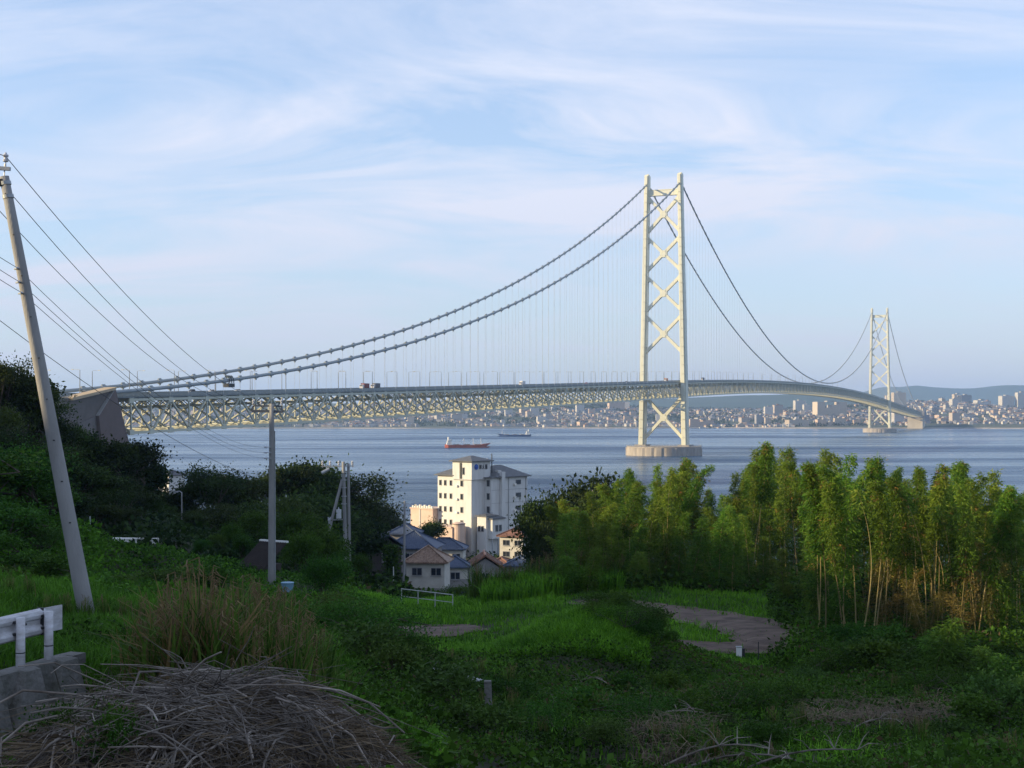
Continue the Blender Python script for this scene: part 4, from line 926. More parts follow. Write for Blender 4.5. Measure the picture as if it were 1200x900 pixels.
    for st in range(storeys):
        z = h - 1.35 - st * 2.7
        if z < 1.2: break
        for k in range(windows):
            u = -w / 2 + w * (k + .5) / windows + (.2 if windows == 2 else 0)
            f = MB().bounds(u - .85, u + .85, -d / 2 - .09, -d / 2 + .02, z - .65, z + .65).build('window', M_FRAME, t)
            for s in (-1, 1): MB().bounds(u + s * .42 - .36, u + s * .42 + .36, -d / 2 - .13, -d / 2 - .095, z - .56, z + .56).build('pane', M_GLASS, f)
            MB().bounds(u - .95, u + .95, -d / 2 - .2, -d / 2 - .12, z - .78, z - .69).build('sill', M_FRAME, f)
    return t
house('small white house with a weathered brown tiled hip roof below the hotel', 502, 658, 690, 235, 6.4, 6.0, 2.5, -6, T_BROWN, P_WHITE)
house('large grey house with a broad blue tiled hip roof behind the brown-roofed house', 486, 641, 668, 262, 8.6, 8.5, 3.0, -8, T_BLUE, P_GREY, windows=3)
house('upper storey lodge with dark blue hip roof by the dark wooded slope', 475, 625, 668, 285, 5.0, 6, 1.9, -8, T_BLUE, P_GREY, windows=1)
house('dark timber house with a blue gabled roof at the foot of the wooded slope', 441, 640, 684, 222, 5.0, 8.5, 2.0, 28, T_BLUE, P_DARK, gable=True, windows=1)
house('long low house with a slate-blue roof in front of the pink annex', 521, 643, 656, 300, 8.5, 6, 2.2, -4, T_BLUE, P_WHITE, windows=3)
house('little white shed house with plain blue roof between brown and orange roofs', 533, 664, 680, 250, 4.4, 5, 1.9, 4, T_BLUE, P_WHITE, windows=1)
house('white gabled house with an orange tiled roof at the hotel foot', 568, 664, 690, 262, 6.0, 8, 2.3, 3, T_ORANGE, P_GREY, gable=True, windows=1)
house('orange-roofed wing adjoining the gabled house', 588, 662, 685, 272, 5.0, 6, 1.4, -14, T_ORANGE, P_GREY, windows=1)
house('white two-storey house with orange roof beside the hotel wing', 606, 628, 660, 335, 6.0, 7, 2.0, -24, T_ORANGE, P_WHITE, windows=2, storeys=2)
house('low house with dull blue roof next to the dark tree', 610, 662, 680, 262, 4.6, 6, 1.6, -6, T_BLUE, P_GREY, windows=1)
house('sunlit white house among the trees beyond the wooded hollow', 201, 557, 580, 425, 5.0, 6, 1.4, -38, T_DARK, M_HOTEL, windows=2, storeys=2)
house('pale roofed shore house in the gap between two dark trees', 260, 562, 572, 430, 6.0, 6, 1.2, 0, T_DARK, P_WHITE, windows=2)
# brown shed on the slope behind the concrete pole
sx_, sy_ = (306 - 600) / F * 92, 92
shed = thing('shed', 'dark corrugated shed roof with white ridge edge on the slope', 'shed', (sx_, sy_, h1(sx_, sy_) - .5), R(-32)); shed.scale = (.55, .55, .75)
MB().bounds(-1.6, 1.6, -1.6, 1.8, 0, 1.4).build('wall', P_DARK, shed)
mb = MB().add([(-2.1, -2.2, .9), (2.1, -2.2, .9), (2.1, 2.2, 3.1), (-2.1, 2.2, 3.1), (-2.1, -2.2, 1.0), (2.1, -2.2, 1.0), (2.1, 2.2, 3.2), (-2.1, 2.2, 3.2)], [(0, 3, 2, 1), (4, 5, 6, 7), (0, 1, 5, 4), (1, 2, 6, 5), (2, 3, 7, 6), (3, 0, 4, 7)])
for k in range(16): mb.bar((-2.0 + k * .266, -2.2, 1.04), (-2.0 + k * .266, 2.2, 3.24), .1, .06)
mb.build('roof', mat('rust_sheet', (.030, .024, .022), .8, .3, 1.5), shed); MB().bar((-2.2, 2.25, 3.27), (2.2, 2.25, 3.27), .3, .16).build('ridge_cap', M_WHITE, shed)
car('paint_white', (.75, .75, .76), 'white parked van by the dark timber house', (at(440, 690, 214).x, 214, h1(at(440, 690, 214).x, 214) + .3), R(70), True)

# ------------------------------------------------------------------ poles and wires
def pole_shaft(parent, p, q, r0, r1, n=16, m=M_POLE):
    p, q = Vector(p), Vector(q); pts = [p.lerp(q, k / 8) for k in range(9)]
    sh = MB().tube(pts, [r0 + (r1 - r0) * k / 8 for k in range(9)], n).build('shaft', m, parent, smooth=True)
    for pl in (sh.data.polygons[-1], sh.data.polygons[-2]): pl.use_smooth = False
    return sh
def insulator(parent, p, axis=(0, 0, 1), s=1.0):
    a = Vector(axis) * s; p = Vector(p)
    mb = MB(); mb.tube([p + a * k for k in (-.12, 0, .01, .05, .06, .10, .11, .15, .16, .2)], [v * s for v in (.012, .012, .055, .06, .035, .035, .055, .06, .035, .02)], 10)
    return mb.build('insulator', M_CERAM, parent, smooth=False)
WIRES = []
def wire(label, pts, sag, r=.008, group='overhead wires'):
    P3 = []
    for (a, b), sg in zip(zip(pts[:-1], pts[1:]), sag):
        a, b = Vector(a), Vector(b)
        for t in np.linspace(0, 1, 24, endpoint=False): P3.append(a.lerp(b, t) - Vector((0, 0, 4 * sg * t * (1 - t))))
    P3.append(Vector(pts[-1]))
    o = MB().tube(P3, r, 5).build('power_line', M_WIRE); return tag(o, label, 'wire', group)
YP = 29.0
pb, pt_ = at(108, 726, YP), at(5, 207, YP)
np_ = thing('utility_pole', 'leaning concrete utility pole standing in grass behind the white guard rail', 'utility pole', (0, 0, 0))
pole_shaft(np_, pb - Vector((0, 0, .5)), pt_, .178, .095)
dirp = (pt_ - pb).normalized()
for k in np.linspace(.22, .96, 9):      # step bolt holes and bands
    c = pb.lerp(pt_, k); rr_ = .178 - .083 * k
    MB().tube([c + Vector((.02 * (1 if int(k * 40) % 2 else -1), -rr_ - .01, 0)), c + Vector((0, -rr_ + .02, 0))], .014, 8).build('bolt_hole', M_DARK, np_)
for k in (.985, .955): MB().tube([pb.lerp(pt_, k - .004), pb.lerp(pt_, k + .004)], .113, 16).build('band', M_GALV, np_)
ca, cb = at(12, 198, YP), at(-78, 192, YP)
MB().bar(ca, cb, .075, .075).build('crossarm', M_GALV, np_)
MB().tube([pt_, pt_ + Vector((.01, 0, .27))], .012, 6).build('top_pin', M_GALV, np_)
MB().bar(at(6, 214, YP), at(-45, 197, YP), .04, .03).build('brace', M_GALV, np_)
MB().box(at(-4, 214, YP), (.3, .2, .13)).build('bracket', M_DARK, np_)
itop = pt_ + Vector((.03, 0, .30)); insulator(np_, itop); 
ib = at(-26, 196, YP); insulator(np_, ib + Vector((0, 0, .1))); ic = at(-62, 195, YP); insulator(np_, ic + Vector((0, 0, .1)))
low = [at(21, 314, YP - .2), at(23, 330, YP - .2), at(26, 343, YP - .2)]
for p in low: MB().bar(p, p + Vector((-.16, .25, 0)), .03).build('bracket', M_GALV, np_); insulator(np_, p, (0, -1, 0), .4)
# second pole
Y2p = 86.0
p2b, p2t = at(318, 690, Y2p), at(318.5, 473, Y2p)
p2 = thing('utility_pole', 'straight concrete utility pole with a square crossarm frame among the bushes', 'utility pole', (0, 0, 0))
pole_shaft(p2, p2b - Vector((0, 0, .8)), p2t, .22, .145)
c2 = [at(295, 481.5, Y2p), at(331, 482.5, Y2p)]
MB().bar(c2[0], c2[1], .16).build('crossarm', M_DARKSTEEL, p2); d2 = [at(297, 475.5, Y2p), at(330, 476.0, Y2p)]
MB().bar(d2[0], d2[1], .10).build('crossarm', M_DARKSTEEL, p2)
for a, b in zip(c2, d2): MB().bar(a, b, .10).build('arm_post', M_DARKSTEEL, p2)
for px in (297, 306, 330): insulator(p2, at(px, 474, Y2p), s=1.6)
for py in (524, 530.5, 537):
    p = at(313, py, Y2p - .25); MB().bar(p, p + Vector((.25, .1, 0)), .05).build('bracket', M_GALV, p2); insulator(p2, p, (-1, 0, 0), 1.0)
MB().tube([at(322.6, 690, Y2p), at(322.0, 505, Y2p)], .035, 6).build('conduit', M_GALV, p2)
offA, offB, offC = at(-220, 60, 20), at(-300, 90, 20), at(-360, 110, 20)
wt = itop + Vector((0, 0, .12))
ends = [at(297, 473, Y2p), at(306, 473, Y2p), at(330, 473, Y2p)]
wire('black wire from the leaning pole top down to the crossarm of the straight pole', [offA, wt, ends[2]], [.15, 1.35], .009)
wire('black wire from the leaning pole crossarm to the middle of the straight pole arm', [offB, ib + Vector((0, 0, .28)), ends[1]], [.15, 1.45], .009)
wire('black wire from the outer end of the leaning pole crossarm', [offC, ic + Vector((0, 0, .28)), ends[0]], [.15, 1.45], .009)
for k, (p, py) in enumerate(zip(low, (524, 530.5, 537))):
    wire('low telephone wire passing the leaning pole to the side brackets of the straight pole', [at(-170, 150 + k * 14, 24), p + Vector((0, -.05, 0)), at(312, py, Y2p - .3)], [.2, 1.0 - .1 * k], .0065, 'low telephone wires')
wire('lowest slack wire running behind the leaning pole towards the anchorage', [at(-200, 230, 40), at(-40, 345, 60), at(300, 560, 120)], [.2, .9], .016)
# third: twin pole with stay and transformer
Y3 = 126.0
p3 = thing('utility_pole', 'twin concrete utility pole with slanted stay and grey transformer', 'utility pole', (0, 0, 0))
pole_shaft(p3, at(405.5, 676, Y3), at(402.4, 541, Y3), .20, .15); pole_shaft(p3, at(409.5, 674, Y3 + .2), at(408.2, 543, Y3 + .2), .17, .12)
MB().tube([at(383, 632, Y3 - .5), at(401, 562, Y3)], .13, 10).build('stay_pole', M_POLE, p3)
MB().bar(at(376, 546.5, Y3), at(415, 546.2, Y3), .09).build('crossarm', M_GALV, p3)
for px in (378, 387, 397, 413): insulator(p3, at(px, 545, Y3), s=2.0)
MB().tube([at(377, 554.5, Y3 - .4), at(386, 549.5, Y3 - .2)], .16, 8).build('lamp_head', M_GALV, p3)
MB().bar(at(384, 609.5, Y3), at(406, 608.5, Y3), .11).build('platform', M_GALV, p3)
tr = MB().tube([at(397, 607.5, Y3 - .25), at(397, 597, Y3 - .25)], .24, 14).build('transformer', mat('transformer_grey', (.48, .50, .52), .5, .1, 2), p3)
MB().tube([at(397, 597, Y3 - .25), at(396.6, 594.5, Y3 - .25)], [.07, .04], 8).build('bushing', M_CERAM, tr)
MB().box(at(387, 613, Y3 - .3), (.32, .3, .36)).build('junction_box', M_GALV, p3); MB().tube([at(386, 606, Y3 - .3), at(386, 610, Y3 - .3)], .14, 8).build('arrester', M_CERAM, p3)
for py in (553, 562, 571, 581, 590): MB().tube([at(403.2, py, Y3), at(403.2, py + 1, Y3)], .24, 12).build('band', M_GALV, p3)
# slim pole between the blue and brown roofs, ivy pole, street lamp and sign on the lower road
p4 = thing('utility_pole', 'slim grey utility pole in front of the blue roof', 'utility pole', (0, 0, 0)); pole_shaft(p4, at(473, 706, 190), at(474.3, 587, 190), .20, .13); MB().bar(at(471, 590, 190), at(478, 590, 190), .08).build('crossarm', M_GALV, p4)
p6 = thing('street_lamp', 'slender street lamp standing among dark trees by the lower road', 'street lamp', (0, 0, 0)); pole_shaft(p6, at(213, 625, 150), at(213, 577, 150), .09, .06, 8); MB().tube([at(213, 577.5, 150), at(210.5, 575.5, 150), at(207, 576, 150)], .05, 6).build('arm', M_GALV, p6); MB().box(at(206, 576.5, 150), (.5, .2, .12)).build('lamp_head', M_GALV, p6)
sg5 = thing('road_sign', 'round blue road sign on a thin post beside the far guard rail', 'road sign', (0, 0, 0)); MB().tube([at(105.5, 650, 106), at(105.5, 605, 106)], .05, 8).build('post', M_GALV, sg5)
cc = at(105.5, 629, 105.9); MB().tube([cc, cc + Vector((0, -.04, 0))], .27, 24).build('disc', mat('sign_disc_blue', (.01, .09, .55), .4, .03, 1), sg5)

# ------------------------------------------------------------------ guard rails, wall, fence
def wbeam(a, b, h=.35):
    a, b = Vector(a), Vector(b); d = (b - a).normalized(); s = Vector((d.y, -d.x, 0)).normalized(); mb = MB()
    prof = [(-.5, 0), (-.42, .045), (-.28, .06), (-.16, .045), (-.08, .005), (.08, .005), (.16, .045), (.28, .06), (.42, .045), (.5, 0)]
    pr = [(s * (x - .005 * (0)) + Vector((0, 0, z * h))) for z, x in prof]; n = len(pr)
    vs = [a + p for p in pr] + [b + p for p in pr] + [a + p - s * .006 for p in pr] + [b + p - s * .006 for p in pr]
    fs = [(i, i + 1, n + i + 1, n + i) for i in range(n - 1)] + [(2 * n + i, 3 * n + i, 3 * n + i + 1, 2 * n + i + 1) for i in range(n - 1)]
    fs += [(0, n, 3 * n, 2 * n), (n - 1, 3 * n - 1, 4 * n - 1, 2 * n - 1)]
    return mb.add(vs, fs)
gr = thing('guard_rail', 'white ribbed steel guard rail ending above the concrete retaining wall', 'guard rail', (0, 0, 0))
q2, q1 = at(57, 769, 19.0), at(24, 778, 18.5)      # post feet
gd = (q2 - q1).normalized(); q0 = q1 - gd * 2.0; qm = q1 - gd * 4.0
gd = Vector((gd.x, gd.y, 0)).normalized()
zrail = .47
road_side = Vector((-gd.y, gd.x, 0)).normalized()      # away from the drop
beam_a = qm + Vector((0, 0, zrail)) + road_side * .12; beam_b = q2 + gd * .03 + Vector((0, 0, zrail)) + road_side * .12
wbeam(beam_a, beam_b, .36).build('beam', M_GUARD, gr)
e0 = beam_b + road_side * .01
MB().box(e0 + gd * .20, (.012, .38, .34), (road_side, gd, ZV)).build('end_plate', M_GUARD, gr)
for p in (qm, q0, q1, q2):
    MB().tube([p - Vector((0, 0, .3)), p + Vector((0, 0, zrail + .14))], .060, 16).build('post', M_GUARD, gr, smooth=True)
    MB().tube([p + Vector((0, 0, .14)), p + Vector((0, 0, .155))], .0625, 16).build('clamp', M_DARK, gr)
    for dz in (-.08, .08):
        c = p + Vector((0, 0, zrail + dz)) - gd * .05; MB().bar(c + road_side * .03, c + road_side * .13, .045, .035).build('bolt_bracket', M_DARK, gr)
for c in (q1 + gd * .2, q2 + gd * .17): MB().tube([c + Vector((0, 0, zrail + .02)) + road_side * .13, c + Vector((0, 0, zrail + .02)) + road_side * .08], .016, 8).build('bolt', M_DARK, gr)
MB().box(beam_b + road_side * .004 - gd * .05, (.10, .025, .37), (road_side, gd, ZV)).build('splice_gap', M_DARK, gr)
# retaining wall with tapered recesses
wl = thing('retaining_wall', 'stained concrete retaining wall with tapered ribs under the white guard rail', 'wall', (0, 0, 0))
side = -road_side
w0 = qm + side * .08; w1 = q2 + side * .08 + gd * .30; L_ = (w1 - w0).length
def wp(u, out, z): return w0 + gd * u + side * out + Vector((0, 0, z - u / L_ * (qm.z - q2.z)))
ZM = -.74
def face(z): return .16 + (-z) * .30
MB().add([wp(0, -.15, -.02), wp(L_, -.15, -.02), wp(L_, .06, -.04), wp(0, .06, -.04), wp(0, .16, ZM), wp(L_, .16, ZM), wp(0, -.15, -2), wp(L_, -.15, -2), wp(0, .16, -2), wp(L_, .16, -2)], [(0, 3, 2, 1), (3, 4, 5, 2), (4, 8, 9, 5), (1, 2, 5, 9, 7), (0, 6, 8, 4, 3), (0, 1, 7, 6)]).build('backing', M_CONC, wl)
MB().add([wp(0, .10, ZM), wp(L_ - .02, .10, ZM), wp(L_ - .02, face(ZM), ZM), wp(0, face(ZM), ZM), wp(0, face(-1.9), -1.9), wp(L_ - .02, face(-1.9), -1.9), wp(0, .1, -1.9), wp(L_ - .02, .1, -1.9)], [(0, 3, 2, 1), (3, 4, 5, 2), (1, 2, 5, 7), (0, 6, 4, 3)]).build('footing', M_CONC, wl)
k = 0; u = L_ - .30
while u > .7:
    a0, a1, c0, c1 = u, u + .27, u - .40, u + .27     # narrow top, wide foot; the recess between two ribs is a wedge
    if k == 0: a1 = c1 = L_ - .015
    MB().add([wp(a0, .02, -.03), wp(a1, .02, -.03), wp(a1, face(-.05), -.05), wp(a0, face(-.05), -.05), wp(c0, face(ZM) - .004, ZM + .004), wp(c1, face(ZM) - .004, ZM + .004), wp(c0, .1, ZM + .004), wp(c1, .1, ZM + .004)], [(0, 3, 2, 1), (3, 4, 5, 2), (1, 2, 5, 7), (0, 6, 4, 3)]).build('rib', M_CONC, wl)
    u -= .72; k += 1
MB().box(wp(L_ + .12, -.04, -.10), (.26, .26, .14), (gd, side, ZV)).build('end_block', M_CONC, wl)
# guard rail of the lower road
g2 = thing('guard_rail', 'white guard rail along the lower road by the dark trees', 'guard rail', (0, 0, 0))
ga, gb_ = at(117, 633.5, 108), at(186, 634, 112)
wbeam(ga, gb_, .5).build('beam', M_WHITE, g2)
for k in np.linspace(.03, .97, 4): p = ga.lerp(gb_, k); MB().tube([p + Vector((0, .1, -.9)), p + Vector((0, .1, .25))], .06, 8).build('post', M_WHITE, g2)
# white pipe fence on the terrace edge
fn = thing('pipe_fence', 'low white pipe fence in tall grass at the terrace edge', 'fence', (0, 0, 0))
fa_, fb_ = at(470.5, 690, 86), at(530.5, 697, 82)
M_FENCE = mat('fence_paint', (.36, .38, .38), .6, .2, 3); MB().tube([fa_, fb_], .028, 8).build('top_rail', M_FENCE, fn); MB().tube([fa_ - Vector((0, 0, .45)), fb_ - Vector((0, 0, .45))], .02, 8).build('lower_rail', M_FENCE, fn)
for k in range(4): p = fa_.lerp(fb_, k / 3); MB().tube([p + Vector((0, .02, .03)), p + Vector((0, .02, -1.2))], .03, 8).build('post', M_FENCE, fn)
# small things of the terrace and slope
tk = at(866, 765, 61.5); bx = thing('marker_box', 'small white meter box on the inner side of the dirt track bend', 'box', (tk.x, tk.y, h1(tk.x, tk.y)))
MB().bounds(-.11, .11, -.10, .10, 0, .46).build('body', M_WHITE, bx); MB().bounds(-.13, .13, -.12, .12, .465, .50).build('lid', M_GALV, bx); MB().bounds(.12, .24, -.1, .1, 0, .42).build('post', M_DARK, bx)
for px, py0, py1, Y, lb in ((888.5, 752, 768, 61, 'thin dark stake at the dirt track bend'), (951, 738, 760, 65, 'thin dark stake by the yellowed grass beyond the track bend')):
    p = at(px, py1, Y); o = MB().tube([(p.x, p.y, p.z - .4), (p.x + .01, p.y, at(px, py0, Y).z)], .022, 6).build('garden_stake', M_DARK); tag(o, lb, 'stake')
cp0, cp1 = at(576, 862, 33), at(571.5, 800, 33)
cpost = thing('concrete_post', 'short mossy concrete post tilted in the weedy slope', 'post', (0, 0, 0)); MB().bar(cp0 - Vector((0, 0, 1.2)), cp1, .17, .17, (0, 1, 0)).build('shaft', M_CONC, cpost); MB().box(cp1 + Vector((0, 0, .02)), (.17, .17, .05)).build('cap', M_CONC, cpost)
for a, b, lb in (((504, 785, 38), (533, 789, 38), 'short white plastic pipe lying in weeds'), ((548, 794, 40), (567, 799, 40), 'white plastic pipe piece lying next to a bare patch')):
    p, q = at(*a), at(*b); p.z = max(p.z, h1(p.x, p.y) + .25); q.z = max(q.z, h1(q.x, q.y) + .25); o = MB().tube([p, q], .06, 10).build('plastic_pipe', mat('pipe_grey', (.42, .44, .46), .5, .15, 4), None); tag(o, lb, 'pipe')
bt = at(337, 692, 80); bkt = thing('bucket', 'pale blue plastic tub half hidden in grass by the straight pole', 'bucket', (bt.x, bt.y, bt.z - .1))
MB().tube([(0, 0, 0), (0, 0, .05), (0, 0, .55)], [.26, .30, .36], 18).build('tub', mat('tub_blue', (.16, .30, .42), .5, .05, 2), bkt); MB().tube([(0, 0, .52), (0, 0, .57)], .385, 18).build('rim', MATS['tub_blue'], bkt)

# ------------------------------------------------------------------ vegetation
vr = np.random.default_rng(5)
def tree_proto(seed, H=8.0, Rr=3.1, n_cl=46, per=130, leaf=(.22, .42), bare=.28, lm=L_TREE, bark=M_BARK, flat=.75):
    r = np.random.default_rng(seed)
    # clump centres in an uneven crown
    cs = []
    lobes = [(r.uniform(-.55, .55) * Rr, r.uniform(-.55, .55) * Rr, r.uniform(.50, .86) * H, r.uniform(.42, .72) * Rr) for _ in range(6)] + [(0, 0, .8 * H, .6 * Rr)]
    for _ in range(n_cl):
        lx, ly, lz, lr = lobes[r.integers(len(lobes))]; d = unit(r.normal(size=(1, 3)))[0]; d[2] = abs(d[2]) * 1.1 - .25
        k = lr * r.uniform(.55, 1.0); cs.append((lx + d[0] * k, ly + d[1] * k, min(max(lz + d[2] * k * .9, bare * H), H)))
    cs = np.array(cs); rad = r.uniform(.45, .95, n_cl) * Rr * .34
    C = np.repeat(cs, per, 0) + r.normal(size=(n_cl * per, 3)) * (np.repeat(rad, per) * r.choice([1, 1, 1, 1.7], n_cl * per))[:, None] * np.array([.62, .62, .42 * flat / .75])
    D = unit(r.normal(size=C.shape) + np.array([0, 0, .15]) + .8 * unit(C - np.repeat(cs, per, 0)))
    clump = np.repeat(r.random(n_cl), per); tint = .55 * clump + .45 * r.random(len(C))
    crown = poly_mesh('crown', leaf_quads(C, D, r.uniform(*leaf, len(C)), r.uniform(leaf[0] * .55, leaf[1] * .6, len(C)), r), 4, lm, tint)
    mb = MB(); bend = [Vector((r.normal(0, .12) * k, r.normal(0, .12) * k, H * .62 * k / 5)) for k in range(6)]
    mb.tube(bend, [.24 * H / 8 * (1 - .13 * k) for k in range(6)], 8)
    for i in r.choice(n_cl, 9, replace=False):
        a = bend[r.integers(2, 6)]; b = Vector(cs[i]); m = a.lerp(b, .5) + Vector((r.normal(0, .2), r.normal(0, .2), .25)); mb.tube([a, m, b], [.10 * H / 8, .065 * H / 8, .025 * H / 8], 6)
    return crown, mb.mesh('trunk', bark, True)
TREES = [tree_proto(100 + i, Rr=(2.8, 3.3, 3.0, 3.6, 2.6, 3.2)[i], bare=(.22, .3, .25, .3, .2, .28)[i], n_cl=(46, 38, 52, 34, 60, 30)[i], per=(130, 150, 110, 170, 100, 150)[i], leaf=((.22, .42), (.16, .30), (.26, .50), (.18, .34), (.16, .28), (.30, .55))[i], lm=(L_TREE, L_TREE, L_TREE2, L_TREE, L_TREE2, L_TREE)[i]) for i in range(6)]
OPEN_TREE = tree_proto(140, Rr=3.9, n_cl=26, per=110, bare=.45, bark=M_BARKPALE, flat=.5)
SHRUBS = [tree_proto(200 + i, H=1.8, Rr=(1.2, 1.5, 1.3, 1.1, 1.4, 1.0)[i], n_cl=(30, 40, 26, 34, 22, 44)[i], per=(100, 80, 120, 60, 70, 90)[i], leaf=((.07, .14), (.05, .10), (.06, .12), (.10, .22), (.12, .20), (.05, .12))[i], bare=.04, lm=(L_SHRUB, L_SHRUB, L_SHRUB2, L_SHRUB, L_SHRUB2, L_SHRUB)[i]) for i in range(6)]
def plant(name, proto, label, cat, X, Y, H, base_h, spread=1.0, group=None, z=None, sink=.15):
    zz = h1(X, Y) if z is None else z; s = H / base_h
    t = thing(name, label, cat, (X, Y, zz - sink), vr.uniform(0, 6.28), group); t.scale = (s * spread, s * spread * vr.uniform(.9, 1.1), s)
    put('trunk', proto[1], t); put('crown', proto[0], t); return t
def tree_at(px, Y, top, label, group, spread=1.0, proto=None, zmin=None):
    X = (px - 600) / F * Y; z = h1(X, Y); H = max(mz(top, Y) - z, 2.5)
    return plant('tree', proto or TREES[vr.integers(6)], label, 'tree', X, Y, H, 8.0, spread * min(1.5, max(1.0, 7.5 / H)), group, z)
LBL_H = ('dark broadleaf tree on the wooded hill in front of the anchorage', 'trees on the anchorage hill')
for p in ((-25, 150, 415), (-8, 148, 420), (10, 150, 424), (28, 152, 441), (44, 158, 462), (62, 160, 480), (78, 165, 494), (98, 170, 503), (116, 172, 514), (138, 178, 520), (158, 182, 519), (173, 186, 540), (180, 190, 568)): tree_at(*p, *LBL_H)
LBL_L = ('dark understorey tree behind the lower road', 'trees behind the lower road')
for p in ((-10, 128, 470), (18, 125, 500), (48, 126, 515), (72, 128, 530), (100, 130, 545), (125, 134, 556), (148, 140, 560), (170, 150, 575), (118, 118, 590), (150, 120, 597), (84, 116, 575), (40, 112, 560), (0, 112, 540), (182, 150, 604), (200, 160, 608), (135, 126, 575)): tree_at(*p, *LBL_L)
LBL_M = ('dark round-headed tree on the ridge between anchorage and hotel', 'trees on the middle ridge')
for p in ((230, 185, 566), (243, 182, 548), (262, 190, 557), (284, 195, 563), (302, 200, 554), (322, 205, 546), (345, 208, 542), (368, 210, 546), (390, 212, 554), (408, 214, 566), (426, 290, 578), (443, 302, 592), (458, 308, 604)): tree_at(*p, *LBL_M, 1.15)
LBL_N = ('dark tree on the shaded flank of the middle ridge', 'trees on the flank of the middle ridge')
for p in ((250, 160, 590), (290, 165, 590), (330, 170, 585), (362, 180, 580), (396, 190, 596), (418, 206, 606), (224, 150, 604), (270, 150, 600), (310, 155, 598), (345, 160, 600)): tree_at(*p, *LBL_N, 1.1)
LBL_V = ('vine-smothered tree near the concrete poles', 'vine-smothered trees by the poles')
VT = [tree_proto(160 + i, H=5, Rr=2.5, n_cl=50, per=120, leaf=(.14, .26), bare=.08, lm=L_SHRUB) for i in range(2)]
for p in ((345, 112, 603), (372, 104, 612), (300, 122, 602), (272, 118, 612), (255, 112, 626), (392, 100, 650), (352, 98, 628), (376, 74, 655), (422, 120, 648), (235, 108, 632), (285, 108, 628), (388, 112, 626), (330, 118, 612)):
    X = (p[0] - 600) / F * p[1]; z = h1(X, p[1]); plant('tree', VT[vr.integers(2)], *LBL_V[:1], 'tree', X, p[1], max(1.5, mz(p[2], p[1]) - z), 5.0, 1.0, LBL_V[1], z)
LBL_R = ('dark evergreen tree standing between the hotel and the bamboo', 'evergreens beside the bamboo')
for p in ((636, 135, 588), (636, 137, 606), (655, 142, 578), (700, 132, 585), (648, 128, 610), (668, 130, 596), (640, 130, 640), (658, 124, 640), (690, 124, 620)): tree_at(*p, *LBL_R, .62)
tree_at(688, 140, 560, 'spreading pine-like tree with bare pale limbs beside the bamboo', None, 1.0, OPEN_TREE)
tree_at(508, 315, 612, 'small round dark tree in front of the pink annex', None, .8)
tree_at(497, 320, 622, 'low dark tree leaning on the small round tree', None, .7)
# bamboo
def bamboo_proto(seed, H=9.0, bare=.34, nodes=56, per=16, Lmax=.82, lm=L_BAMBOO, rad=.037, tipbend=.8, dry=0.0):
    r = np.random.default_rng(seed); az = r.uniform(0, 6.28); ts = np.linspace(0, 1, 16)
    def cpt(t): k = t ** 4 * tipbend * 1.5; return np.stack([np.cos(az) * k + .12 * np.sin(t * 5 + seed), np.sin(az) * k + .1 * np.cos(t * 4 + seed), t * H - .25 * t ** 4 * tipbend], -1)
    P = cpt(ts); mb = MB(); mb.tube([Vector(p) for p in P], [rad * (1 - .85 * t) for t in ts], 7)
    for t in np.linspace(.04, .8, 22):
        a = Vector(cpt(np.array(t))); d = Vector(cpt(np.array(t + .004))); mb.tube([a, d], rad * (1 - .85 * t) * 1.22, 7)
    C, D, T = [], [], []
    for t in np.linspace(bare, .995, nodes):
        b = cpt(np.array(t)); k = (t - bare) / (1 - bare)
        for _ in range(3):
            a = r.uniform(0, 6.28); L = Lmax * (.45 + 1.0 * k) * (1 - k) ** .85 * r.uniform(.5, 1.25) + .12
            d = np.array([np.cos(a), np.sin(a), 0]); u = r.uniform(.15, 1, per)
            p = b + d * (L * u)[:, None] + np.array([0, 0, 1]) * (L * (.55 * u - .55 * u ** 2))[:, None] + r.normal(size=(per, 3)) * .09
            C.append(p); D.append(unit(d * .7 + np.array([0, 0, -.35]) + r.normal(size=(per, 3)) * .55)); T.append(np.clip(.25 + .55 * k + r.normal(0, .22, per), 0, .93) if r.random() > dry else np.full(per, 1.0))
    C, D, T = np.concatenate(C), np.concatenate(D), np.concatenate(T)
    fol = poly_mesh('foliage', leaf_quads(C, D, r.uniform(.16, .30, len(C)), r.uniform(.035, .065, len(C)), r), 4, lm, T)
    return fol, mb.mesh('culm', M_CULM, True)
BA = [bamboo_proto(300 + i, bare=(.44, .54, .34, .48, .60, .38, .28, .50)[i], nodes=54, Lmax=(.84, .72, .98, .78, .66, .92, 1.05, .68)[i], dry=(.01, .03, .01, .04, .02, .01, .02, .06)[i], tipbend=(.5, 1.0, .3, .8, .5, 1.3, .7, .2)[i]) for i in range(8)]
BL = [bamboo_proto(340 + i, bare=.10, nodes=70, per=17, Lmax=1.0, lm=L_BAMBOO, tipbend=.5) for i in range(3)]
BY = [bamboo_proto(360 + i, H=3.2, bare=.04, nodes=44, per=12, Lmax=.95, lm=L_BAMBOO2, rad=.02, tipbend=.3) for i in range(3)]
BD = [bamboo_proto(380 + i, H=5.0, bare=.25, nodes=30, per=10, Lmax=.7, lm=L_DRYB, rad=.03, tipbend=.6) for i in range(2)]
ENV = np.array([(640, 620), (665, 600), (690, 585), (720, 565), (745, 555), (762, 549), (790, 550), (812, 541), (835, 560), (862, 560), (872, 545), (880, 518), (890, 535), (905, 528), (925, 533), (945, 526), (965, 550), (985, 535), (1005, 545), (1023, 536), (1045, 560), (1060, 548), (1080, 556), (1100, 550), (1112, 545), (1130, 546), (1148, 565), (1165, 572), (1180, 580), (1200, 572), (1300, 560)])
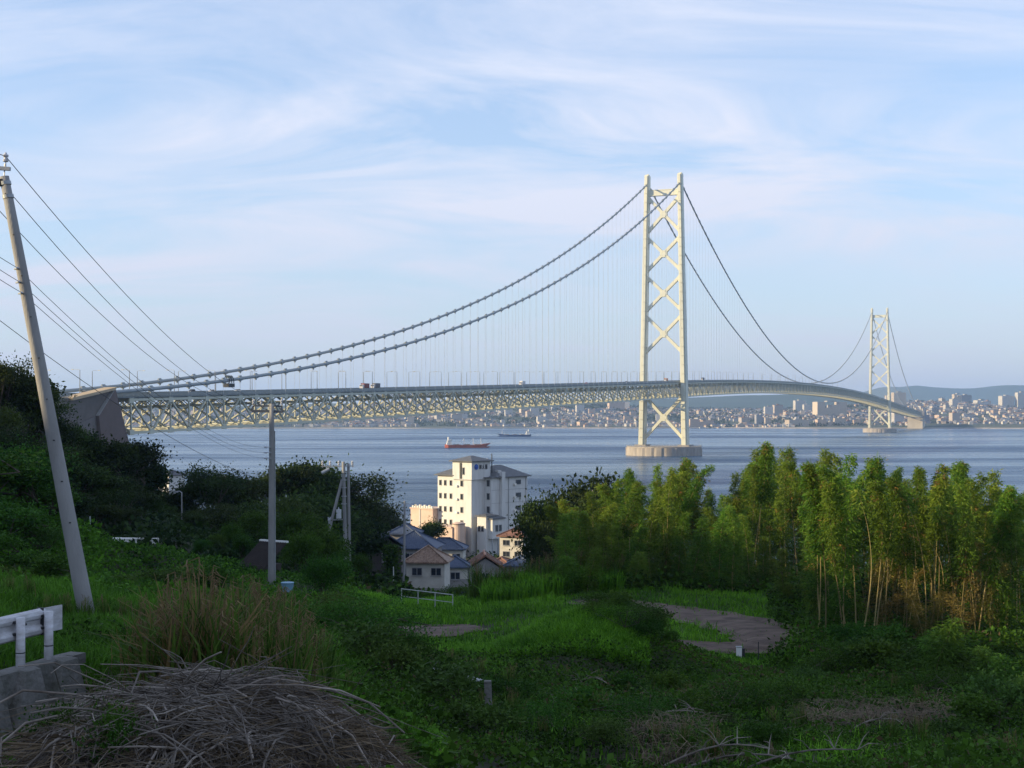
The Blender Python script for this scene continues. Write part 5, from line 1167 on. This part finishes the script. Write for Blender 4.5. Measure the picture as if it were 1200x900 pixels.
def bamboo(protos, px, Y, top, base_h, label, group, wide=1.0, name='bamboo'):
    X = (px - 600) / F * Y; z = h1(X, Y); H = max(mz(top, Y) - z, 1.0); f, c = protos[vr.integers(len(protos))]
    t = thing(name, label, 'bamboo', (X, Y, z - .1), vr.uniform(0, 6.28), group); q_ = .15 if vr.random() < .14 else .055; t.rotation_euler = (vr.normal(0, q_), vr.normal(0, q_), vr.uniform(0, 6.28))
    w = wide * (.75 + .25 * H / base_h) * vr.uniform(.85, 1.15); t.scale = (w, w, H / base_h); put('culm', c, t); put('foliage', f, t)
GR = ('tall bamboo with bare yellowed culm in the grove beyond the dirt slope', 'tall bamboo of the grove')
for i in range(96):
    px = 950 + 300 * (i + vr.random()) / 96; Y = vr.uniform(62, 90); top = np.interp(px, ENV[:, 0], ENV[:, 1]) + (abs(vr.normal(0, 26)) if i % 3 else -7)
    bamboo(BA, px, Y, top, 9.0, *GR, .92)
GL = ('leafy bamboo of the grove behind the dirt track', 'leafy bamboo behind the track')
for i in range(88):
    px = 655 + 300 * (i + vr.random()) / 88; Y = vr.uniform(90, 116); top = np.interp(px, ENV[:, 0], ENV[:, 1]) + (abs(vr.normal(0, 28)) if i % 3 else -7)
    bamboo(BA if i % 4 else BL, px, Y, top, 9.0, *GL, 1.0)
bamboo(BA, 881, 92, 515, 9.0, 'tallest bamboo plume rising above the rest of the grove', None, 1.0)
def back_thicket(n):
    """the dense back of the grove, where no single plant can be made out"""
    V, T = [], []
    data = []
    for f, c in BL:
        co = np.empty(len(f.vertices) * 3, np.float32); f.vertices.foreach_get('co', co); ti = np.empty(len(f.polygons), np.float32); f.attributes['tint'].data.foreach_get('value', ti); data.append((co.reshape(-1, 4, 3), ti))
    for i in range(n):
        px = 668 + 592 * (i + vr.random()) / n; Y = vr.uniform(100, 124); top = np.interp(px, ENV[:, 0], ENV[:, 1]) + 14 + abs(vr.normal(0, 30))
        X = (px - 600) / F * Y; z = h1(X, Y); H = max(mz(top, Y) - z, 1.5) / 9.0; q, ti = data[i % len(data)]; th = vr.uniform(0, 6.28); w = vr.uniform(1.1, 1.4); k = vr.random(len(q)) < .75; q = q[k]
        xx = (q[..., 0] * math.cos(th) - q[..., 1] * math.sin(th)) * w + X; yy = (q[..., 0] * math.sin(th) + q[..., 1] * math.cos(th)) * w + Y
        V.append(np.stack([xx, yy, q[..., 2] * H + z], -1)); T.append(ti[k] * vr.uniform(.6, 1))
    tag(put('bamboo_thicket', poly_mesh('bamboo_thicket', np.concatenate(V), 4, L_BAMBOO, np.concatenate(T))), 'dense dark mass of bamboo leaves at the back of the grove', 'bamboo', kind='stuff')
back_thicket(88)
GF = ('lush young bamboo leafed to the ground along the track edge', 'lush bamboo along the track')
for i in range(42):
    px = 655 + 320 * (i + vr.random()) / 42; Y = vr.uniform(84, 92) if px < 900 else vr.uniform(78, 86); bamboo(BL, px, Y, vr.uniform(585, 668) + (40 if px > 900 else 0), 9.0, *GF, 1.0)
GW = ('short fresh green bamboo growing at the foot of the grove', 'short fresh bamboo')
for px, Y, top in ((1100, 53, 722), (1090, 54, 738), (1112, 54, 735), (1165, 50, 755), (1185, 48, 765), (975, 66, 668), (955, 70, 660), (1010, 66, 690), (1180, 62, 668), (690, 84, 640), (672, 84, 650), (655, 86, 660), (640, 86, 668), (1195, 44, 800), (1172, 42, 812)): bamboo(BY, px, Y, top, 3.2, *GW, 1.1)
GY = ('withered orange-leaved bamboo between the bare culms', 'withered bamboo')
for px, Y, top in ((1036, 66, 632), (1048, 68, 640), (1060, 66, 662), (1075, 64, 676), (1092, 64, 684), (1120, 63, 672), (1142, 62, 640), (1152, 66, 630), (1100, 66, 664), (1010, 68, 652), (1162, 62, 655), (1035, 63, 690), (1080, 62, 694), (1130, 61, 694)): bamboo(BD, px, Y, top, 5.0, *GY, .8)
GC = ('bare leaning bamboo culm with a few leaves at its tip', 'bare bamboo culms')
BC = [bamboo_proto(400 + i, H=7.0, bare=.86, nodes=9, per=8, Lmax=.5, rad=.034, tipbend=.5) for i in range(3)]
for i in range(26):
    px = 985 + 240 * (i + vr.random()) / 26; bamboo(BC, px, vr.uniform(61, 72), vr.uniform(560, 650), 7.0, *GC, 1.0)
# bushes
def bushes(rows, label, group, wide=1.0, name='shrub'):
    for px, Y, H in rows:
        X = (px - 600) / F * Y; plant(name, SHRUBS[vr.integers(6)], label, 'shrub', X, Y, H, 1.8, wide * vr.uniform(.9, 1.25), group)
bushes([(px, 56 + vr.uniform(-1.5, 2), h) for px, h in ((700, .7), (715, 1.0), (728, 1.1), (744, 1.1), (758, 1.1), (772, 1.0), (786, .7), (690, .5), (708, .8), (736, 1.2), (752, .9))], 'dense leafy shrub of the hedge bank beside the dirt track', 'hedge bank shrubs', 1.15)
bushes([(px, Y, h) for px, Y, h in ((400, 43, 1.2), (420, 41, 1.4), (440, 40, 1.5), (455, 42, 1.2), (470, 40, 1.0), (430, 36, 1.2), (460, 35, 1.0), (385, 46, 1.2), (412, 47, 1.0), (480, 36, .9))], 'dark shrub on the slope below the reed clumps', 'dark slope shrubs', 1.1)
bushes([(px, Y, h) for px, Y, h in ((968, 57, 1.1), (985, 56, 1.5), (1005, 56, 1.7), (1025, 55, 1.7), (1045, 55, 1.5), (1062, 54, 1.2), (1000, 60, 1.7), (1035, 59, 1.6), (1120, 54, 1.0), (1140, 53, 1.0))], 'dark rounded shrub at the foot of the bamboo grove', 'shrubs at the bamboo foot', 1.1)
bushes([(px, Y, h) for px, Y, h in [(x, 50 + (x % 37) * .6, 1.0 + (x % 23) * .03) for x in range(-20, 290, 17)] + [(x, 68 + (x % 29) * .5, 0.6 + (x % 13) * .03) for x in range(-20, 300, 24)]], 'vine-covered bush in the green thicket behind the leaning pole', 'thicket behind the leaning pole', 1.5)
bushes([(px, Y, h) for px, Y, h in ((10, 86, 3.2), (35, 86, 3.0), (58, 88, 2.4), (-15, 84, 3.6), (20, 80, 2.2), (48, 80, 1.8), (-5, 78, 2.4), (72, 92, 1.5))], 'green leafy bush on the rounded knoll before the dark wood', 'knoll bushes', 1.4)
bushes([(px, 62, h) for px, h in ((358, 1.2), (370, 1.5), (382, 1.7), (396, 1.3))], 'bright bush beside the straight pole', 'bushes beside the straight pole', 1.2)
bushes([(px, Y, h) for px, Y, h in ((560, 30, .9), (640, 33, 1.0), (700, 30, .8), (760, 36, 1.1), (820, 38, 1.0), (870, 40, 1.2), (930, 42, 1.0), (520, 33, 1.1), (600, 38, 1.0), (680, 40, .9), (900, 30, .8), (1150, 34, 1.0), (1180, 36, 1.3), (1120, 32, .8), (850, 47, .9), (780, 46, 1.0), (730, 48, .8), (1090, 47, 1.2), (940, 50, 1.1))], 'scrubby weed bush on the rough slope below the terrace', 'scrub on the rough slope', 1.3)
bushes([(px, Y, h) for px, Y, h in ((528, 225, 3), (540, 222, 3.4), (552, 224, 2.6), (515, 220, 2.4), (560, 226, 3), (585, 232, 2.4), (602, 230, 2.8), (618, 228, 3.2), (490, 205, 1.6), (505, 205, 2.2))], 'garden shrub around the village houses', 'village garden shrubs', 1.0)
bushes([(112, 12.6, .85), (135, 12.0, .8), (92, 13.4, .8), (150, 11.8, .75)], 'leafy green weed bush growing through the edge of the stalk heap', 'weeds in the stalk heap', .5)
# ivy-clad post beside the blue-roofed house
X = (459 - 600) / F * 192; iv = thing('ivy_post', 'old post wrapped in green ivy in front of the dark timber house', 'ivy post', (X, 192, h1(X, 192)))
ih = mz(640, 192) - h1(X, 192); MB().tube([(0, 0, 0), (0, 0, ih)], .15, 8).build('post', M_BARK, iv)
C = np.stack([vr.normal(0, .55, 2600), vr.normal(0, .55, 2600), vr.uniform(.3, 1.02, 2600) * ih], 1); put('ivy', poly_mesh('ivy', leaf_quads(C, unit(vr.normal(size=C.shape)), vr.uniform(.2, .4, 2600), vr.uniform(.15, .3, 2600), vr), 4, L_SHRUB, vr.random(2600)), iv)
MB().tube([at(461.5, 704, 190), at(461, 664, 190)], .06, 8).build('white_rod', M_WHITE, iv).matrix_parent_inverse = iv.matrix_world.inverted() if False else Matrix.Translation(-Vector(iv.location))

# ground cover, all of it uncountable
HEAP = (-3.05, 14.9, 1.85, 3.8)
def heap_in(x, y): return ((x - HEAP[0]) / HEAP[2]) ** 2 + ((y - HEAP[1]) / HEAP[3]) ** 2
def region(px0, px1, Y0, Y1, n, clump=None, pw=1.0, keep_path=1.9):
    u = vr.random(n); Y = (Y0 ** pw + u * (Y1 ** pw - Y0 ** pw)) ** (1 / pw); px = vr.uniform(px0, px1, n); X = (px - 600) / F * Y
    k = np.ones(n, bool)
    if keep_path: k &= (path_rel(X, Y) > .80 + vr.normal(0, .12, n) + .55 * fbm(X, Y, 1.3, 3, 61)) | (vr.random(n) < .012)
    k &= heap_in(X, Y) > 1.0
    dw = (X - w0.x) * side.x + (Y - w0.y) * side.y; k &= ~((dw > -.5) & (dw < .75) & ((X - w0.x) * gd.x + (Y - w0.y) * gd.y < L_ + .4))
    if clump: k &= fbm(X, Y, clump[0], 3, clump[2]) > clump[1] + vr.normal(0, .05, n)
    return X[k], Y[k]
def cover(name, label, cat, m, zones):
    V, T = [], []
    for (rg, kind, size, hgt) in zones:
        X, Y = region(**rg); z = hz(X, Y); n = len(X); lump = fbm(X, Y, 2.2, 3, 31); lump2 = fbm(X, Y, .5, 2, 41) + 1.3 * fbm(X, Y, 7.0, 3, 47)
        if kind == 'leaf':
            C = np.stack([X, Y, z + np.maximum(0, vr.random(n) * hgt * (1 + 2.2 * lump))], 1); D = unit(vr.normal(size=C.shape) * np.array([1, 1, .55]) + np.array([0, -.15, .25]))
            V.append(leaf_quads(C, D, vr.uniform(size[0], size[1], n), vr.uniform(size[0], size[1], n) * .75, vr)); T.append(np.clip(.45 + .9 * lump + .5 * lump2 + vr.normal(0, .2, n), 0, 1))
        else:
            H = vr.uniform(hgt[0], hgt[1], n) * (1 + .8 * lump); ln = np.abs(vr.normal(kind[1], .22, n))
            V.append(blade_quads(np.stack([X, Y, z - .03], 1), H, vr.uniform(size[0], size[1], n), ln, vr.uniform(0, 6.28, n), vr)); t = np.clip(.5 + .9 * lump + .5 * lump2 + vr.normal(0, .2, n), 0, 1); T.append(np.concatenate([t, t]))
    o = put(name, poly_mesh(name, np.concatenate(V), 4, m, np.concatenate(T))); return tag(o, label, cat, kind='stuff')
Z = lambda *a, **k: dict(zip(('px0', 'px1', 'Y0', 'Y1', 'n'), a), **k)
cover('vine_cover', 'tangle of green vines over the slopes and thickets', 'vines', L_VINE, [
    (Z(-40, 430, 40, 104, 52000, pw=.3), 'leaf', (.13, .26), .5), (Z(300, 520, 12, 40, 26000, pw=.2, clump=(3, -.12, 5)), 'leaf', (.06, .15), .30), (Z(-40, 120, 75, 100, 9000), 'leaf', (.18, .34), .8), (Z(40, 310, 56, 104, 26000), 'leaf', (.16, .30), .35)])
cover('weed_cover', 'rough dark weeds covering the slope below the terrace', 'weeds', L_WEED, [
    (Z(420, 1260, 22, 40, 95000, pw=.2, clump=(3.5, -.14, 8)), 'leaf', (.04, .11), .45), (Z(420, 1260, 37, 53, 56000, pw=.4, clump=(3.5, -.14, 8)), 'leaf', (.07, .17), .55), (Z(40, 560, 8, 26, 30000, pw=.2, clump=(2.2, -.05, 12)), 'leaf', (.05, .12), .28), (Z(-30, 170, 10, 19.5, 9000), 'leaf', (.03, .08), .22), (Z(480, 1240, 19, 30, 9000, pw=.3, clump=(2.0, .08, 22)), 'leaf', (.12, .22), .6),
    (Z(735, 1260, 51, 59, 26000), 'leaf', (.07, .16), .35), (Z(640, 1300, 84, 125, 26000), 'leaf', (.20, .40), .9), (Z(900, 1300, 56, 84, 26000), 'leaf', (.12, .26), .7), (Z(380, 740, 96, 235, 36000), 'leaf', (.3, .6), .9)])
cover('forest_floor', 'dark undergrowth beneath the trees of the wooded hill', 'undergrowth', L_TREE, [(Z(-60, 480, 104, 260, 46000), 'leaf', (.35, .7), 1.1), (Z(-60, 700, 235, 430, 14000), 'leaf', (.6, 1.1), 1.5)])
cover('grass', 'bright green grass of the terrace and the verge', 'grass', L_GRASS, [
    (Z(400, 985, 55, 90, 62000, pw=.5, keep_path=1.75), ('b', .45), (.03, .06), (.14, .34)), (Z(565, 730, 84, 97, 16000), ('b', .35), (.05, .09), (.6, 1.5)), (Z(400, 580, 84, 100, 14000), ('b', .4), (.04, .07), (.2, .5)), (Z(480, 640, 55, 66, 9000), ('b', .45), (.03, .06), (.25, .5)), (Z(430, 960, 56, 88, 16000, clump=(1.6, .10, 71)), ('b', .45), (.03, .06), (.35, .7)), (Z(500, 760, 52, 61, 42000), ('b', .45), (.03, .055), (.25, .65)), (Z(470, 600, 47, 57, 11000), ('b', .45), (.03, .055), (.2, .5)),
    (Z(820, 960, 56, 63, 5000), ('b', .4), (.03, .06), (.12, .28)),
    (Z(380, 520, 15, 24, 9000, clump=(2, -.05, 3)), ('b', .6), (.012, .02), (.2, .45)), (Z(560, 1250, 26, 54, 16000, clump=(3, .06, 4)), ('b', .5), (.02, .04), (.25, .6))])
cover('verge_grass', 'tall green grass on the verge around the leaning pole', 'grass', L_VERGE, [
    (Z(-40, 430, 24.5, 44, 38000, pw=.5), ('b', .4), (.016, .03), (.16, .42)), (Z(-40, 240, 20, 27, 16000), ('b', .45), (.012, .022), (.14, .40)), (Z(-30, 130, 12, 19.5, 5000), ('b', .5), (.008, .015), (.10, .28))])
cover('dry_grass', 'straw-coloured dead grass lying on the slope', 'dry grass', L_STRAW, [
    (Z(950, 1110, 35, 46, 7000, clump=(2.5, -.06, 15)), ('b', 1.3), (.02, .035), (.4, .9)), (Z(60, 420, 9, 20, 5000), ('b', 1.4), (.008, .016), (.3, .8)), (Z(740, 1000, 28, 46, 6000, clump=(3, .04, 16)), ('b', 1.2), (.015, .03), (.4, .9)), (Z(430, 560, 40, 56, 1500, clump=(2, .0, 18)), ('b', 1.1), (.02, .03), (.3, .7))])
# reed clumps
def reed_proto(seed, n=150, dead=.35):
    r = np.random.default_rng(seed); C = np.stack([r.normal(0, .16, n), r.normal(0, .16, n), np.zeros(n)], 1); H = r.uniform(.6, 1.75, n); ln = np.abs(r.normal(.24, .24, n)); az = r.uniform(0, 6.28, n)
    t = np.where(r.random(n) < dead, r.uniform(.82, 1, n), r.uniform(0, .72, n)); V = blade_quads(C, H, r.uniform(.020, .045, n), ln, az, r)
    pl = MB()
    for _ in range(9):
        a = r.uniform(0, 6.28); h = r.uniform(1.3, 1.75); d = Vector((math.cos(a), math.sin(a), 0)) * r.uniform(.1, .4); pl.tube([(0, 0, 0), d * .4 + Vector((0, 0, h * .6)), d + Vector((0, 0, h))], [.008, .006, .004], 5)
        for k in range(7): e = d + Vector((0, 0, h - k * .03)); pl.tube([e, e + Vector((r.normal(0, .05), r.normal(0, .05), -.05))], [.008, .002], 3)
    return poly_mesh('blades', V, 4, L_REED, np.concatenate([t, t])), pl.mesh('stems', mat('reed_stem', (.15, .105, .05), .8, .3, 3))
RP = [reed_proto(500 + i, dead=(.12, .5, .3, .05)[i]) for i in range(4)]
def reeds(rows, label, group, protos=(0, 1, 2, 3)):
    for px, Y, H in rows:
        X = (px - 600) / F * Y; b, st = RP[protos[vr.integers(len(protos))]]; t = thing('reed_clump', label, 'reeds', (X, Y, h1(X, Y) - .05), vr.uniform(0, 6.28), group); s = H / 1.45; t.scale = (s * 1.1, s * 1.1, s); put('blades', b, t); put('stems', st, t)
reeds([(160, 21, 1.1), (178, 20.4, 1.3), (196, 20, 1.5), (214, 19, 1.8), (232, 19.6, 1.9), (248, 19, 1.8), (262, 20, 1.6), (185, 19.4, 1.1), (222, 19, 1.5), (245, 19, 1.5), (205, 21, 1.6), (240, 21.5, 1.7), (170, 19, .8), (268, 19.2, 1.2)], 'browned reed clump rising behind the heap of dry stalks', 'browned reeds', (1, 2, 0))
reeds([(285, 21, 1.5), (305, 21.5, 1.6), (325, 22, 1.5), (345, 21, 1.5), (360, 22, 1.3), (295, 19, 1.3), (320, 19.5, 1.4), (340, 19, 1.3), (310, 24, 1.6), (280, 24, 1.5), (335, 25, 1.5), (360, 19.5, 1.0), (300, 17.5, 1.1), (325, 17.2, 1.0), (375, 24, 1.2), (352, 17.5, .9)], 'green arching reed clump beside the browned reeds', 'green reeds', (0, 3, 0, 2))
reeds([(x, 27 + (x % 7) * .6, .5 + (x % 11) * .03) for x in range(-10, 420, 22)], 'upright green reed clump on the verge near the leaning pole', 'verge reeds', (3, 3, 0))
reeds([(x, 88 + (x % 7), 1.7 + (x % 11) * .06) for x in range(560, 730, 12)], 'tall pale reed clump at the back edge of the terrace', 'terrace reeds', (3, 0, 3))
reeds([(500 + (i * 137) % 720, 27 + (i * 53) % 24, .45 + (i % 7) * .07) for i in range(46)], 'small tufted weed on the rough slope below the terrace', 'weed tufts on the rough slope', (3, 0, 2))
# heap of dry stalks
hp = thing('stalk_heap', 'heap of grey dry bamboo and reed stalks beside the retaining wall', 'heap', (HEAP[0], HEAP[1], h1(HEAP[0], HEAP[1])))
def heap_z(x, y):
    q = np.clip(1 - heap_in(x, y), 0, 1); return hz(x, y) + .74 * q ** .45 * (1 + 1.1 * fbm(x, y, 1.3, 3, 57)) + .22 * fbm(x, y, .45, 3, 55) * (q > 0)
gx = np.linspace(HEAP[0] - HEAP[2], HEAP[0] + HEAP[2], 34); gy = np.linspace(HEAP[1] - HEAP[3], HEAP[1] + HEAP[3], 50); XX, YY = np.meshgrid(gx, gy)
ZZ = np.where(heap_in(XX, YY) < 1.02, heap_z(XX, YY), hz(XX, YY) - .15)
o = put('litter', grid_mesh('litter', gx - HEAP[0], gy - HEAP[1], ZZ - hp.location.z, M_STALKDARK), hp); o['kind'] = 'stuff'
def stalk_pts(x, y, L, az, lift):
    pts = []
    for k in np.linspace(-.5, .5, 5): xx, yy = x + math.cos(az) * L * k, y + math.sin(az) * L * k; pts.append((xx, yy))
    z = heap_z(np.array([p[0] for p in pts]), np.array([p[1] for p in pts])); z0 = np.polyfit(range(5), z, 1); zz = np.maximum(np.polyval(z0, range(5)), z) * .7 + np.polyval(z0, range(5)) * .3 + lift
    return [(a - HEAP[0], b - HEAP[1], c - hp.location.z) for (a, b), c in zip(pts, zz)]
n_ = 15000; a_ = vr.uniform(0, 6.28, n_); q_ = vr.random(n_) ** .5 * 1.02; hx, hy = HEAP[0] + HEAP[2] * q_ * np.cos(a_), HEAP[1] + HEAP[3] * q_ * np.sin(a_)
C = np.stack([hx - HEAP[0], hy - HEAP[1], heap_z(hx, hy) - hp.location.z + vr.uniform(0, .07, n_)], 1); az_ = np.arctan2(hy - 16.5, hx + 3.4) + vr.normal(0, .8, n_)
D = unit(np.stack([np.cos(az_), np.sin(az_), vr.normal(-.05, .22, n_)], 1)); o = put('straw', poly_mesh('straw', leaf_quads(C, D, vr.uniform(.12, .55, n_), vr.uniform(.006, .018, n_), vr), 4, L_STRAW, vr.random(n_) ** 1.5), hp); o['kind'] = 'stuff'
small = MB()
for i in range(3000):
    a = vr.uniform(0, 6.28); q = vr.random() ** .5 * .98; x, y = HEAP[0] + HEAP[2] * q * math.cos(a), HEAP[1] + HEAP[3] * q * math.sin(a); out = math.atan2(y - 16.2, x + 3.2)
    L = vr.uniform(.25, 1.1) if i < 2600 else vr.uniform(.9, 2.0)
    pts = stalk_pts(x, y, L, out + vr.normal(0, .6), vr.uniform(.0, .10)); r0 = vr.uniform(.003, .009); tl = vr.normal(0, .10) + (vr.uniform(.1, .5) if i % 9 == 0 else 0); bw = vr.normal(0, .05) * L; pts = [(p[0] + bw * (1 - (k - 2) ** 2 / 4), p[1], p[2] + tl * L * (k / 4) + abs(bw) * (1 - (k - 2) ** 2 / 4)) for k, p in enumerate(pts)]
    if i < 2740: small.tube(pts[::2], [r0 * .8, r0 * .8, r0 * .5], 4, False)
    else: MB().tube(pts, [r0 * 1.3] * 4 + [r0], 6).build('stalk', M_STALK, hp)
o = small.build('small_stalks', M_STALK, hp); o['kind'] = 'stuff'
# loose dead branches on the slopes
for px, Y, L, lab in ((860, 27, 2.6, 'dead twiggy branch lying in grey brush'), (830, 28.5, 2.2, 'bent dead branch in the grey brush'), (905, 26.5, 3.0, 'arched dead vine stem over the grey brush'), (660, 40, 1.6, 'short dead limb stuck in the bare soil'), (775, 36, 1.8, 'fallen dead limb below the terrace edge'), (1010, 33, 2.0, 'dead branch on the straw-covered slope'), (690, 46, 1.2, 'grey stump of a cut branch below the hedge bank')):
    X = (px - 600) / F * Y; t = thing('dead_branch', lab, 'branch', (X, Y, h1(X, Y) + .25)); a = vr.uniform(-.6, .6); d = Vector((math.cos(a), math.sin(a), .15)); pts = [d * (L * (k - .4)) + Vector((0, 0, .25 * math.sin(k * 3.1))) for k in np.linspace(0, 1, 7)]
    MB().tube(pts, [.028 * (1 - .6 * k / 6) for k in range(7)], 6).build('stem', M_STALK, t)
    for k in range(9):
        b = pts[vr.integers(1, 7)]; e = b + Vector((vr.normal(0, .35), vr.normal(0, .35), vr.uniform(.0, .35))); MB().tube([b, b.lerp(e, .5) + Vector((0, 0, .06)), e], [.012, .009, .004], 4).build('twig', M_STALK, t)

# ------------------------------------------------------------------ air
hb = MB().bounds(-9200, 9200, -400, 15200, -7.0, 345).build('haze', None)
hb.data.materials.clear()
m = bpy.data.materials.new('haze'); m.use_nodes = True; nt = m.node_tree; nt.nodes.clear()
pv = nt.nodes.new('ShaderNodeVolumePrincipled'); pv.inputs['Color'].default_value = (.40, .62, 1.0, 1); pv.inputs['Density'].default_value = 6.8e-5; pv.inputs['Anisotropy'].default_value = 0.1
om = nt.nodes.new('ShaderNodeOutputMaterial'); nt.links.new(pv.outputs[0], om.inputs['Volume'])
hb.data.materials.append(m); tag(hb, 'thin blue sea haze over the strait', 'haze', kind='stuff')
